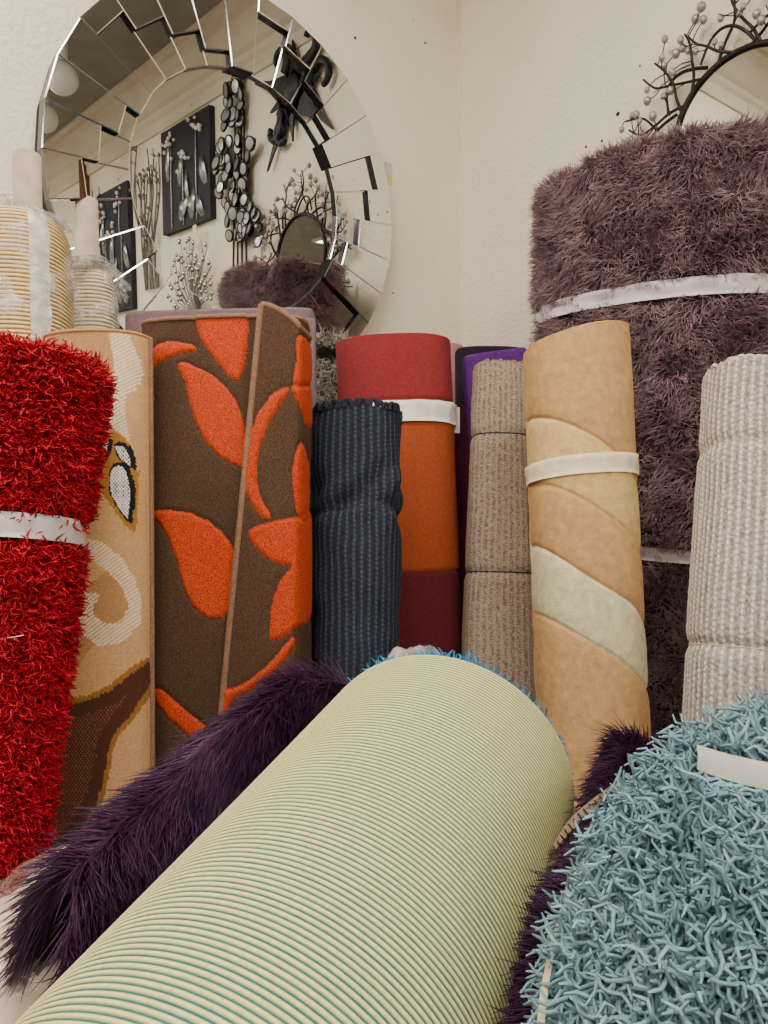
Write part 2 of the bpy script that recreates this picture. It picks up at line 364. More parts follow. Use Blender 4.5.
# black backing drum
V = []; F = []
for h, r in ((-.049, .495), (-.012, .4985), (-.012, .29), (-.049, .29)):
    V += [mp(r, i*2*PI/NS+off, h) for i in range(NS)]
for q in range(4):
    for i in range(NS): F.append([q*NS+i, q*NS+(i+1) % NS, ((q+1) % 4)*NS+(i+1) % NS, ((q+1) % 4)*NS+i])
npmesh('backing', V, F, M_black, mir, False)
tile('centre_glass', [(.304, i*2*PI/NS+off) for i in range(NS)], -.0115, -.006, bev=.005, bd=.0003)
steps = [.456, .415, .376, .336, None]
for i in range(NS):
    a0, a1 = i*2*PI/NS+off, (i+1)*2*PI/NS+off; ctr = (i*12+6) % 360
    k = int(round((78-ctr)/12)) % 5; r = steps[k]; g = .0004
    if r is None:
        tile('mirror_tile', [(ri, a0+g), (.5, a0+g), (.5, a1-g), (ri, a1-g)], -.012, .019)
    else:
        tile('mirror_tile', [(ri, a0+g), (r, a0+g), (r, a1-g), (ri, a1-g)], -.012, .005)
        tile('mirror_tile', [(r, a0+g), (.5, a0+g), (.5, a1-g), (r, a1-g)], -.012, .019)

# small price sticker beside it
p0 = onleft(386, 168); 
V, F = box(p0+np.array([.008, -.0009, -.008]), (.03, .0016, .05)); st = thing('price_sticker', 'small torn clear sticker with a yellow corner beside the round mirror', 'sticker', p0)
npmesh('film', V, F, mat('sticker_film', (226, 216, 208), (198, 184, 184), 90, rough=.3), st, False)
V, F = box(p0+np.array([.012, -.0022, -.038]), (.022, .001, .016)); npmesh('corner_label', V, F, mat('sticker_yellow', (232, 214, 110)), st, False, label='yellow corner')

# ------------------------------------------------------------------ twig mirror on the right wall
TM = np.array([-.03, -.956, 1.6843]); TR = .1722
M_twig = mat('dark_twig_metal', (58, 52, 50), (40, 36, 35), 40, rough=.4, metal=.7)
M_berry = mat('silver_bead', (182, 173, 170), (160, 152, 150), 50, rough=.3, metal=.45, spec=.6)
tw = thing('twig_mirror', 'round mirror in a dark wreath of beaded metal twigs behind the mauve roll', 'mirror', TM)
def tp(r, a, h=0.): return TM+np.array([-h, r*math.cos(a)*-1, r*math.sin(a)])     # angle from the far... measured towards the corner
a = np.linspace(0, 2*PI, 65); P = np.array([tp(TR, q) for q in a]); V, F = tubes(P[None], .0085, 10); npmesh('ring_frame', V, F, M_twig, tw)
n = 48; V = [tp(TR-.002, i*2*PI/n, .000) for i in range(n)]+[tp(TR-.002, i*2*PI/n, -.01) for i in range(n)]
npmesh('glass', V, [list(range(n)), list(range(n, 2*n))[::-1]]+[[i, (i+1) % n, n+(i+1) % n, n+i] for i in range(n)], M_glass, tw, False)
bead_me = None; beads = []; twigP = []
rr = random.Random(5)
def twig(pts, r): twigP.append((catmull(np.array(pts), 6, False), r))
for i in range(32):
    a0 = i*2*PI/32+rr.uniform(-.08, .08); sgn = 1 if i % 2 else -1
    l = rr.uniform(.11, .19); base = tp(TR, a0, .004); pts = [base]; ang = a0; r_ = TR
    for q in range(1, 5):
        r_ = TR+l*(q/4)**1.15; ang = a0+sgn*(.34*(1-(1-q/4)**2)+rr.uniform(-.04, .04)); pts.append(tp(r_, ang, .006+.01*q/4+rr.uniform(-.006, .006)))
    twig(pts, .0042)
    for q in range(rr.randint(4, 6)):
        t = rr.uniform(.25, 1.); b = np.array(pts[0])*(1-t)+np.array(pts[-1])*t; b = catmull(np.array(pts), 6, False)[int(t*23)]
        ro = math.hypot(b[1]-TM[1], b[2]-TM[2]); aa = math.atan2(b[2]-TM[2], -(b[1]-TM[1])); d = rr.uniform(.02, .05)
        e = tp(min(ro+d*rr.uniform(.4, 1), .39), aa+rr.uniform(-.2, .2), rr.uniform(.006, .024)); mid = (b+e)/2+np.array([-.004, rr.uniform(-.008, .008), rr.uniform(-.008, .008)])
        twig([b, mid, e], .0017)
        if rr.random() < .66: beads.append((e, rr.uniform(.007, .0115)))
for i in range(10):                                    # long arcs that sweep round the ring
    a0 = i*2*PI/10+.2; P = [tp(TR+.012+.05*math.sin(PI*q/6)**1.2+.012*q/6, a0+.11*q, .004+.002*q) for q in range(7)]; twig(P, .0048)
for P, r in twigP:
    V, F = tubes(P[None], np.linspace(r, r*.6, len(P)), 6); npmesh('twig', V, F, M_twig, tw) if r > .002 else None
small = [tubes(P[None], np.linspace(r, r*.7, len(P)), 5) for P, r in twigP if r <= .002]
npmesh('fine_twigs', *join(small), M_twig, tw)['kind'] = 'stuff'
def copies(name, items, m, parent, mk, label=None):   # many small equal parts sharing one mesh
    first = None
    for (c, s) in items:
        if first is None:
            V, F = mk(); first = npmesh(name, V, F, m, None)
            o = first
        else:
            o = first.copy(); col.objects.link(o)
        o.parent = parent; o.matrix_parent_inverse = Matrix.Translation(-parent.location)
        if isinstance(s, Matrix): o.matrix_basis = s
        else: o.matrix_basis = Matrix.Translation(Vector([float(x) for x in c])) @ Matrix.Scale(float(s), 4)
        if label: o['label'] = label
copies('bead', beads[:96], M_berry, tw, lambda: ball((0, 0, 0), 1, 12, 9, (1, 1, 1.15)))

# ------------------------------------------------------------------ wall art on the right wall (seen in the mirror)
M_char = mat('charcoal_canvas', (44, 47, 56), (38, 41, 49), 60, rough=.7, bump=.2, bscale=400)
M_steel = mat('brushed_metal_leaf', (150, 150, 152), (110, 110, 114), 60, rough=.3, metal=.8)
M_pearl = mat('pearl_bead', (225, 220, 212), rough=.25, spec=.6)
def leaf(c, l, w, ang, m, parent, name='leaf'):        # pointed leaf standing off the wall; c=(y,z) at its foot
    t = np.linspace(0, 1, 9); V = []
    for q in t:
        hw = w*math.sin(PI*min(q*.9+.1, 1))**.8*(1-q*.3); x = -.035-.012*math.sin(PI*q)
        for sgn, dx in ((-1, .004), (0, -.004), (1, .004)):
            ly = sgn*hw; lz = q*l; V.append((x+dx, c[0]+ly*math.cos(ang)-lz*math.sin(ang), c[1]+ly*math.sin(ang)+lz*math.cos(ang)))
    V = np.array(V); V2 = V+np.array([.002, 0, 0]); F = gridfaces(9, 3).tolist(); F += [[q+27 for q in f][::-1] for f in F]
    return npmesh(name, np.concatenate([V, V2]), F, m, parent)
def flower_panel(y, z, w, h, lab):
    t = thing('flower_panel', lab, 'wall art', (0, y, z), 'black canvases with metal flowers')
    V, F = box((-.016, y, z), (.032, w, h)); npmesh('canvas', V, F, M_char, t, False)
    bs = []
    for (fx, top) in ((-.25, .36), (.02, .12), (.27, .30)):
        yy = y-fx*w; V, F = tubes(np.array([[[-.036, yy, z-h*.48], [-.04, yy+.004, z], [-.036, yy, z+h*top]]]), .0035, 6); npmesh('stem', V, F, M_steel, t)
        for _ in range(11): bs.append(((-.045, yy+rr.gauss(0, .035), z+h*top+rr.gauss(.02, .035)), rr.uniform(.007, .012)))
    copies('bead', bs, M_pearl, t, lambda: ball((0, 0, 0), 1, 10, 8))
    for (fx, fz, l, ww, an) in ((-.42, -.18, .16, .035, .25), (-.36, -.46, .12, .03, .4), (-.12, -.44, .14, .04, -.3), (-.08, -.3, .17, .02, .1), (.1, -.1, .16, .025, -.2), (.12, -.4, .14, .045, -.9), (.36, .0, .2, .022, -.15)):
        leaf((y-fx*w, z+fz*h), l, ww, an, M_steel, t)
flower_panel(-1.97, 2.24, .52, .52, 'black canvas of metal flowers above the jewelled spray, seen in the mirror')
flower_panel(-2.93, 2.0, .46, .72, 'tall black canvas of metal flowers at the left side of the mirror reflection')
# tree of capiz discs
bt = thing('disc_wall_art', 'tall metal wall sculpture of clustered round discs, seen in the mirror', 'wall sculpture', (0, -1.46, 1.2))
M_capiz = mat('capiz_disc', (176, 176, 174), (140, 141, 142), 40, rough=.25, spec=.6, metal=.3)
M_dkm = mat('dark_metal', (52, 52, 54), rough=.4, metal=.6)
for q in (-.06, -.02, .02, .06):
    V, F = tubes(np.array([[[-.012, -1.47+q*.9, 1.1], [-.02, -1.46+q, 1.7], [-.02, -1.45+q*.6, 2.4]]]), .005, 6); npmesh('stem', V, F, M_dkm, bt)
dm = []
cl = [(-1.46, 2.42, .10, .11, 22), (-1.48, 2.16, .19, .14, 40), (-1.46, 1.95, .15, .10, 20), (-1.34, 1.86, .10, .10, 18)]
def disc_mesh():
    n = 16; V = []; F = []; mi = []
    for (x, r) in ((0, 1.), (-.22, 1.), (-.3, .86), (-.2, .8), (-.24, 0.001)):
        V += [(x, r*math.cos(i*2*PI/n), r*math.sin(i*2*PI/n)) for i in range(n)]
    for q in range(4):
        for i in range(n): F.append([q*n+i, q*n+(i+1) % n, (q+1)*n+(i+1) % n, (q+1)*n+i]); mi.append(1 if q == 3 else 0)
    F.append(list(range(n))); mi.append(0)
    return V, F, mi
dV, dF, dmi = disc_mesh(); first = None
for (cy_, cz_, ay, az, nn) in cl:
    for q in range(nn):
        while True:
            u, v = rr.uniform(-1, 1), rr.uniform(-1, 1)
            if u*u+v*v < 1: break
        mtx = Matrix.Translation((-.022-rr.uniform(0, .03), cy_+u*ay, cz_+v*az)) @ Matrix.Rotation(rr.uniform(-.25, .25), 4, 'Z') @ Matrix.Rotation(rr.uniform(-.25, .25), 4, 'Y') @ Matrix.Scale(rr.uniform(.026, .036), 4)
        if first is None: first = npmesh('disc', dV, dF, None, None, False, mats=[M_dkm, M_capiz], midx=dmi); o = first
        else: o = first.copy(); col.objects.link(o)
        o.parent = bt; o.matrix_parent_inverse = Matrix.Translation(-bt.location); o.matrix_basis = mtx
# black scrolled metal flower
fl = thing('metal_flower', 'black spiky scrolled metal flower at the upper right of the mirror reflection', 'wall sculpture', (0, -1.03, 2.36))
M_iron = mat('black_iron', (50, 50, 56), (42, 42, 47), 20, rough=.45, metal=.3)
def plate(name, pts, parent, x=-.03, th=.008):
    pts = catmull(np.array(pts), 5); n = len(pts); V = [(x, y, z) for y, z in pts]+[(x+th, y, z) for y, z in pts]
    npmesh(name, V, [list(range(n)), list(range(n, 2*n))[::-1]]+[[i, (i+1) % n, n+(i+1) % n, n+i] for i in range(n)], M_iron, parent, False)
fc = np.array([-1.03, 2.36])
for (an, l, w) in ((2.75, .30, .05), (-2.15, .33, .05), (-.75, .33, .055), (.75, .28, .06), (1.75, .2, .05), (-1.5, .2, .04), (3.4, .16, .05), (.05, .16, .05)):
    d = np.array([-math.cos(an)*-1, math.sin(an)]); e = np.array([-d[1], d[0]])
    plate('petal', [fc-e*w*.8, fc+d*l*.25-e*w, fc+d*l*.6-e*w*.35, fc+d*l, fc+d*l*.6+e*w*.35, fc+d*l*.25+e*w, fc+e*w*.8], fl)
for (an, rad, r0) in ((1.1, .085, 1), (-.1, .09, -1), (2.2, .07, 1), (3.9, .075, -1), (4.4, .06, 1)):
    c = fc+np.array([math.cos(an), math.sin(an)])*.17; t = np.linspace(0, 4.2, 30)
    P = np.stack([-.03+0*t, c[0]+rad*(1-t*.17)*np.cos(an+PI+r0*t), c[1]+rad*(1-t*.17)*np.sin(an+PI+r0*t)], -1); V, F = tubes(P[None], np.linspace(.022, .012, 30), 8); npmesh('scroll', V, F, M_iron, fl)
V, F = ball((-.035, *fc), .06, 16, 10, (.4, 1, 1)); npmesh('boss', V, F, M_iron, fl)
# upright branch sculpture
br = thing('branch_wall_art', 'wall sculpture of upright beaded metal branches left of the black canvas', 'wall sculpture', (0, -2.48, 1.9))
M_grm = mat('grey_metal', (120, 114, 108), (95, 90, 86), 40, rough=.4, metal=.5); bs = []
for i in range(12):
    y0 = -2.44+rr.uniform(-.12, .12); y1 = -2.44+(i-5.5)*.032; zt = rr.uniform(2.3, 2.52); P = [(-.02, y0, 1.72), (-.03, y0+(y1-y0)*.3, 1.95), (-.035, y1+rr.uniform(-.03, .03), 2.2), (-.03, y1+rr.uniform(-.02, .02), zt)]
    P = catmull(np.array(P), 6, False); V, F = tubes(P[None], np.linspace(.006, .003, len(P)), 6); npmesh('branch', V, F, M_grm, br)
    for q in range(8):
        b = P[rr.randint(5, len(P)-1)]; e = b+np.array([-.01, rr.uniform(-.03, .03), rr.uniform(.01, .05)]); V, F = tubes(np.array([[b, (b+e)/2, e]]), .0025, 5); npmesh('twig', V, F, M_grm, br)
        if q < 3: bs.append((e, rr.uniform(.007, .012)))
copies('bead', bs, M_steel, br, lambda: ball((0, 0, 0), 1, 10, 8))
# fan of jewelled sprays
fa = thing('jewelled_spray', 'fan shaped wall sculpture of silver jewelled stems under the black canvas', 'wall sculpture', (0, -1.9, 1.4)); bs = []
for i in range(26):
    an = -1.25+2.5*i/25+rr.uniform(-.05, .05); l = rr.uniform(.26, .40); b = np.array([-.015, -1.9, 1.5]); e = b+np.array([-.03, l*.8*math.sin(an), l*math.cos(an)*1.05])
    P = catmull(np.array([b, (b+e)/2+np.array([-.02, .01*math.sin(an*3), .02]), e]), 5, False); V, F = tubes(P[None], .0028, 5); npmesh('stem', V, F, M_steel, fa)
    for q in range(3): bs.append((P[-1-q*2]+np.array([-.008, rr.uniform(-.018, .018), rr.uniform(-.018, .018)]), rr.uniform(.009, .015)))
copies('jewel', bs, mat('silver_jewel', (190, 186, 180), rough=.12, metal=.9), fa, lambda: ball((0, 0, 0), 1, 8, 6, (.7, 1, 1)))
V, F = box((-.05, -1.84, 1.93), (.002, .035, .07)); tg = npmesh('price_tag', V, F, M_paper, None, False); tag(tg, 'small white price tag hanging between the black canvas and jewelled spray', 'price tag')
# leafy iron sprigs
sp = thing('leaf_wall_art', 'dark metal leaf sprigs on the wall at the far left of the reflection', 'wall sculpture', (0, -3.3, 2.1))
for i in range(4):
    y0 = -3.14-.11*i; V, F = tubes(np.array([[[-.02, y0, 1.7], [-.03, y0+.02, 2.05], [-.02, y0-.01, 2.42]]]), .003, 5); npmesh('stem', V, F, M_iron, sp)
    for q in range(7): leaf((y0+rr.uniform(-.01, .01), 1.78+.09*q), .06, .014, (1 if q % 2 else -1)*.8, M_iron, sp)
# white glass globes on the ceiling
def refl_dir(px, py):
    d = at(px, py, 1)-EYE; t = ((MC-EYE)@MN)/(d@MN); X = EYE+d*t; r = nrm(d-2*(d@MN)*MN); return X, r
M_globe = mat('opal_glass', (226, 226, 226), rough=.3, spec=.5, coat=.3)
for (q, lab) in (((59, 81), 'white opal globe light on the ceiling, upper of two in mirror edge'), ((41, 120), 'white opal globe light on the ceiling, lower of two in mirror edge')):
    X, r = refl_dir(*q); zc = CEIL-.21; t = (zc-X[2])/r[2]; c = X+r*t; R = .075
    t_ = thing('globe_light', lab, 'ceiling light', (c[0], c[1], CEIL), 'opal globe lights')
    V, F = ball(c, R, 24, 16); npmesh('globe', V, F, M_globe, t_)
    V, F = tubes(np.array([[[c[0], c[1], CEIL], [c[0], c[1], CEIL-.04], [c[0], c[1], c[2]+R*.96]]]), .03, 16); npmesh('collar', V, F, M_lf, t_)


# ================================================================== THE RUGS
def lc(*c): return np.array(lin(c))
def shag_roll(r, n, length, rad, m, parent, gaps=(), curl=.5, grav=.3, jit=.4, k=5, sides=3, back=.35, smax=None, lowd=.4, slow=9., out=.9, down=.25, topn=0, helix=None):
    wt = np.where(np.sin(r.TH) > -.25, 1., back)*np.where(r.SS < slow, 1., lowd)
    for g0, g1 in gaps: wt = np.where((r.SS > g0) & (r.SS < g1), 0., wt)
    if smax: wt = np.where(r.SS > smax, 0., wt)
    P, N, _ = scatter(r.G, n, weight=wt)
    D = nrm(N*out-r.k*down)
    if topn:                                          # yarn round the rim of the top end
        i = rng.integers(0, r.nth, topn); t = rng.uniform(.8, 1, (topn, 1)); c = r.G[:, 0].mean(0)
        P2 = c+(r.G[i, 0]-c)*t; P = np.concatenate([P, P2]); D = np.concatenate([D, nrm(r.N[i, 2]*.7+r.k*.5)])
    return pile('pile', strands(P, D, length, k, curl, grav, jit, helix=helix), rad, m, parent, sides, (.9, 1, 1, .95, .3))

# --- red shag roll ---------------------------------------------------
M_red = mat('red_yarn', (186, 16, 42), (158, 10, 32), 30, rough=.7, sheen=.25, rnd=.45, spec=.25)
M_redb = mat('red_backing', (110, 8, 20), rough=.9)
cinch = lambda c, w, a: (lambda TH, S: 1-a*np.exp(-((S-c)/w)**2))
r = Roll((-72, 98, 370, 1.12), (-90, 34, 830, 1.02), flat=.8, rmod=cinch(.240, .03, .06))
t = thing('shag_rug_roll', 'bright red shag rug roll with white band, at the far left', 'rug', floorpt(r))
r.mesh('roll', M_redb, t)
shag_roll(r, 34000, .025, .0017, M_red, t, gaps=((.220, .262),), curl=.8, jit=.55, slow=.85, lowd=.15, back=.3, topn=1500, k=6, helix=(.003, .8))
r.band('band', M_tapew, t, .224, .258, off=.012)
q = at(8, 632, 1.0)-CF*.02
P = catmull(np.array([q+CR*x+CU*y for x, y in ((-.06, .003), (-.03, 0), (-.01, -.006), (.012, -.004), (.03, -.001))]), 6, False)
V, F = tubes(P[None], .0007, 5); lt = npmesh('loose_thread', V, F, M_paper); tag(lt, 'loose white thread lying across the red shag pile', 'thread')

# --- beige patterned roll ---------------------------------------------
def px(r, sc, xl, xr, y0):                            # the weave's own design grid on the front of a roll
    X = xl+(xr-xl)*(1+r.fx)/2; return np.where(np.sin(r.TH) >= -.05, X, -999.), y0+r.SS*sc
def mixc(C, mask, c): return np.where(mask[..., None], np.asarray(c), C)
r = Roll((46, 151, 342, 1.33), (44, 153, 800, 1.27), flat=.66, p=2.2, nth=420, ns=560, smax=.95)
X, Y = px(r, 560., 36, 151, 338)
tan, tan2 = lc(200, 158, 112), lc(178, 134, 88); ochre = lc(150, 104, 44); dark = lc(78, 44, 34); white = lc(232, 214, 190); blk = lc(26, 22, 24)
C = np.broadcast_to(tan, X.shape+(3,)).copy()
hatch = (np.sin((X*.9+Y*1.35)*1.25) > -.45); chk = (np.sin(X*2.1)*np.sin(Y*1.7) > -.35)
wob = Wob(.9, 8, 4)(X, Y)*.9
big = sdf(X, Y, catmull([(50, 335), (100, 330), (118, 345), (124, 390), (128, 440), (110, 470), (80, 500), (50, 520)]))+wob
C = mixc(C, big < 0, tan2)
lower = sdf(X, Y, catmull([(80, 560), (125, 572), (134, 600), (120, 612), (100, 600), (80, 690), (60, 690)]))
C = mixc(C, (seg_d(X, Y, [(60, 640), (100, 600), (118, 580), (125, 600), (112, 610)], [25, 22, 16, 12, 8]) < 0), tan2)
d = sdf(X, Y, catmull([(118, 336), (132, 338), (140, 350), (147, 372), (141, 392), (134, 398), (133, 420), (136, 440), (128, 436), (117, 420), (120, 390), (122, 365)]))+wob
C = mixc(C, (d < 0) & hatch, white)
d = seg_d(X, Y, [(72, 534), (90, 538), (106, 544), (122, 556), (134, 572), (140, 592), (138, 610), (126, 620), (110, 620), (98, 612), (92, 600), (96, 589), (108, 585)], [7, 8, 9, 9, 7, 5.5, 7, 9, 10, 10, 9, 7, 2])+wob*.8
C = mixc(C, (d < 0) & hatch, white)
d = sdf(X, Y, catmull([(92, 470), (106, 444), (124, 434), (138, 448), (144, 482), (142, 512), (140, 527), (128, 515), (116, 497), (100, 482)]))+wob; C = mixc(C, d < 0, ochre*1.25)
for pts in ([(118, 470), (126, 462), (136, 466), (141, 486), (140, 508), (137, 519), (126, 506), (118, 490)], [(98, 478), (100, 458), (110, 444), (121, 440), (119, 454), (110, 468), (106, 482), (100, 488)], [(122, 446), (131, 443), (139, 450), (142, 468), (135, 466), (127, 459)]):
    d = sdf(X, Y, catmull(pts))+wob*.7; C = mixc(C, d < 0, blk); d2 = sdf(X+1.5, Y-.5, catmull(pts)); C = mixc(C, (d2 < -3.2) & chk, lc(236, 232, 232))
d = sdf(X, Y, catmull([(20, 684), (80, 681), (114, 673), (150, 650), (153, 664), (138, 692), (120, 714), (113, 745), (104, 772), (84, 798), (56, 818), (20, 822)]))+wob
C = mixc(C, d < 5, ochre); C = mixc(C, d < 0, dark); C = mixc(C, (d < -12) & (np.sin(X*1.9)*np.sin(Y*1.5) > .55), lc(150, 96, 72))
d = sdf(X, Y, catmull([(52, 822), (80, 818), (125, 818), (150, 825), (110, 846), (84, 838)]))+wob; C = mixc(C, d < 6, ochre); C = mixc(C, (d < 0), tan); C = mixc(C, (d < 0) & hatch, white)
C = mixc(C, (Y > 846-.25*(X-90)) & (d > 6), dark)
M_beige = mat('beige_flatweave', (0, 0, 0), attr=True, scale=240, mixc=.14, rough=.9, bump=.5, bscale=420, sheen=.1)
t = thing('patterned_rug_roll', 'beige rug roll with white scroll and brown wave beside the red roll', 'rug', floorpt(r))
r.mesh('roll', M_beige, t, C)
M_cord1 = mat('tan_binding', (186, 142, 100), (168, 124, 84), 200, rough=.8, bump=.5, bscale=300)
M_cord2 = mat('taupe_binding', (150, 116, 92), (124, 92, 72), 260, rough=.8, bump=.5, bscale=300)
r.cord('top_binding', M_cord1, t, 0, .004); r.col_edge('side_binding', M_cord2, t, PI*.97, .0045)
r.spiral(M_beige and M_cord1, t)

# --- brown and orange carved roll ---------------------------------------
def carve(r, leaves, X, Y, ground, fill, wid=2.2, depth=.0022, noise=.5):
    C = np.broadcast_to(ground, X.shape+(3,)).copy(); D = np.zeros(X.shape)
    w = Wob(.5, 8, 9)(X, Y)*noise
    for pts in leaves:
        d = sdf(X, Y, catmull(pts, 6))+w; C = mixc(C, d < 0, fill); D += .0016*(d < -.5)-depth*np.exp(-(d/wid)**2)
    return C, D
brown, orange = lc(74, 54, 40), lc(182, 64, 28)
main = [[(147, 366), (160, 353), (178, 348), (198, 352), (204, 358), (190, 360), (170, 366), (155, 376), (145, 384)],
 [(203, 322), (222, 318), (252, 318), (254, 355), (244, 388), (228, 374), (214, 356), (207, 342)],
 [(186, 370), (205, 375), (228, 390), (246, 418), (254, 470), (226, 461), (208, 440), (198, 415), (194, 394)],
 [(144, 405), (158, 401), (160, 405), (151, 414), (144, 418)],
 [(153, 512), (175, 511), (200, 516), (224, 530), (240, 555), (238, 600), (222, 613), (204, 607), (191, 590), (184, 565), (175, 540), (165, 524)],
 [(155, 676), (168, 680), (190, 697), (215, 715), (236, 730), (214, 737), (195, 722), (175, 706), (158, 690)]]
flapL = [[(297, 338), (306, 338), (313, 350), (313, 380), (303, 386), (293, 383), (296, 360)],
 [(291, 387), (303, 385), (313, 390), (314, 426), (307, 424), (300, 405)],
 [(290, 388), (274, 393), (257, 416), (246, 450), (244, 480), (251, 503), (265, 520), (271, 516), (262, 500), (257, 480), (258, 455), (266, 430), (279, 406)],
 [(301, 443), (309, 460), (311, 500), (307, 518), (299, 517), (293, 490), (293, 465)],
 [(249, 531), (271, 522), (300, 517), (313, 517), (313, 610), (298, 627), (272, 640), (270, 620), (273, 598), (281, 580), (291, 566), (274, 562), (258, 550)],
 [(222, 690), (226, 686), (230, 689), (250, 680), (275, 657), (291, 638), (296, 641), (288, 655), (270, 675), (246, 692), (233, 699), (226, 712), (221, 716)]]
r = Roll((146, 309, 330, 1.44), (152, 309, 720, 1.37), flat=.42, p=4.2, nth=420, ns=460, smax=.90)
X, Y = px(r, 530., 144, 311, 327)
C, D = carve(r, main, X, Y, brown, orange)
r.G = r.G+D[..., None]*r.N
M_carved = mat('carved_pile', (0, 0, 0), attr=True, scale=420, mixc=.55, rough=.95, sheen=.2, bump=.6, bscale=500, detail=2)
t = thing('carved_rug_roll', 'brown rug roll with orange leaves and a loose outer flap', 'rug', floorpt(r))
r.mesh('roll', M_carved, t, C)
r.cord('top_binding', M_cord2, t, 0, .0045); r.col_edge('side_binding', M_cord2, t, .06, .005); r.spiral(M_cord2, t)
# the loose outer flap, its bound edge lifted off the front of the roll
nu, nv = 130, 340
dd = 1.40; u = np.linspace(0, 1, nu)[:, None]; v = np.linspace(0, 1, nv)[None]
ytopl, ytopr, ybl = 304, 336, 1010
xl = 261-(v*(ybl-304))*.098; yl = 304+v*(ybl-304); yr = 338+v*(ybl-338); tp_ = .5*(1-np.cos(PI*u))
xr = 311.5+0*v; XX = xl*(1-u)+xr*u; YY = yl+(yr-yl)*(u**1.3)+(1-v)**6*u*(1-u)*-14
th = u*1.0; dep = 1.335-.02*(1-(1-u)**2)*0+.075*np.clip((u-.72)/.28, 0, 1)**2.2-(v)*.055
G = EYE+dep[..., None]*(CF+CR*((XX-384)/FPX)[..., None]-CU*((YY-512)/FPX)[..., None])
G = np.asarray(G); N = nrm(np.cross(np.gradient(G, axis=0), np.gradient(G, axis=1))); N = np.where((N@CF)[..., None] > 0, -N, N)
C2, D2 = carve(None, flapL, XX+0*u, YY, brown*1.12, orange*1.02)
Gf = G+D2[..., None]*N; Gb = G-N*.009
V = np.concatenate([Gf.reshape(-1, 3), Gb.reshape(-1, 3)]); n0 = nu*nv; F = [gridfaces(nu, nv), gridfaces(nu, nv, n0)[:, ::-1]]
for idx in (np.arange(nv), (nu-1)*nv+np.arange(nv), np.arange(nu)*nv, np.arange(nu)*nv+nv-1):
    F.append(np.stack([idx[:-1], idx[1:], idx[1:]+n0, idx[:-1]+n0], -1))
fl_ = npmesh('flap', V, np.concatenate(F), M_carved, t, True, np.concatenate([C2.reshape(-1, 3)]*2))
V, F = tubes((G[0]-N[0]*.004)[None], .0062, 10); npmesh('edge_binding', V, F, M_cord2, fl_)
V, F = tubes((G[:, 0]-N[:, 0]*.004)[None], .0058, 10); npmesh('top_binding', V, F, M_cord2, fl_)

# --- flat mauve felt roll behind ------------------------------------------
M_felt = mat('mauve_felt', (128, 106, 112), (108, 88, 95), 300, rough=.95, sheen=.3, bump=.5, bscale=500)
r = Roll((128, 315, 315, 1.66), (135, 315, 700, 1.60), flat=.2, p=6, nth=120)
t = thing('felt_rug_roll', 'flat mauve-grey felt rug standing behind the brown orange roll', 'rug', floorpt(r)); r.mesh('roll', M_felt, t); r.spiral(M_felt, t, 3)
r2 = Roll((246, 316, 320, 1.60), (246, 317, 700, 1.54), flat=.16, p=6, nth=80); r2.mesh('outer_fold', M_felt, t)

# --- black and grey shag roll just showing --------------------------------
r = Roll((300, 346, 338, 2.02), (300, 346, 700, 1.96), flat=.8)
M_gy = mat('grey_yarn', (186, 178, 166), (150, 142, 132), 30, rough=.8, rnd=.3); M_bk = mat('black_yarn', (34, 32, 34), rough=.8, rnd=.3)
t = thing('shag_rug_roll', 'grey shag roll with a black stripe showing behind the brown orange roll', 'rug', floorpt(r)); r.mesh('roll', mat('grey_backing', (92, 88, 84)), t)
P, N, _ = scatter(r.G, 7000, weight=np.where((r.SS < .5) & (np.sin(r.TH) > -.2), 1., .05)); s_ = (r.Pt-P)@r.k; bl = (s_ > .035) & (s_ < .07)
pp = strands(P, nrm(N-r.k*.3), .024, 4, .5, .3, .4); pile('pile', pp[~bl], .0013, M_gy, t); pile('stripe_pile', pp[bl], .0013, M_bk, t, label='black stripe in the pile')

# --- red, orange and maroon roll ------------------------------------------
r = Roll((336, 450, 346, 1.85), (346, 462, 640, 1.78), flat=.7, p=2.7, nth=160, ns=500, smax=.9)
sc_ = .00244; s1, s2 = (410-346)*sc_, (572-346)*sc_
C = np.broadcast_to(lc(136, 45, 49), r.SS.shape+(3,)).copy(); C = mixc(C, r.SS > s1, lc(158, 72, 36)); C = mixc(C, r.SS > s2, lc(96, 32, 38))
D = -.003*np.exp(-((r.SS-s1)/.004)**2)-.003*np.exp(-((r.SS-s2)/.004)**2); r.G = r.G+D[..., None]*r.N
M_plush = mat('plush_pile', (0, 0, 0), attr=True, scale=160, mixc=.16, rough=.95, sheen=.25, bump=.35, bscale=450)
t = thing('plush_rug_roll', 'plush rug roll in red, orange and maroon blocks with paper band', 'rug', floorpt(r)); r.mesh('roll', M_plush, t, C); r.spiral(M_redb, t)
r.band('band', M_paper, t, s1+.004, s1+.053, off=.005, wob=.003)
q = r.G[int(r.nth*.49), np.argmin(abs(r.S-s1-.03))]
V, F = box(q+CR*.004-CF*.004-CU*.006, (.022, .003, .062), np.array([CR, CF, CU])); o = npmesh('band_tab', V, F, M_paper, t, False); bevel(o, .001)

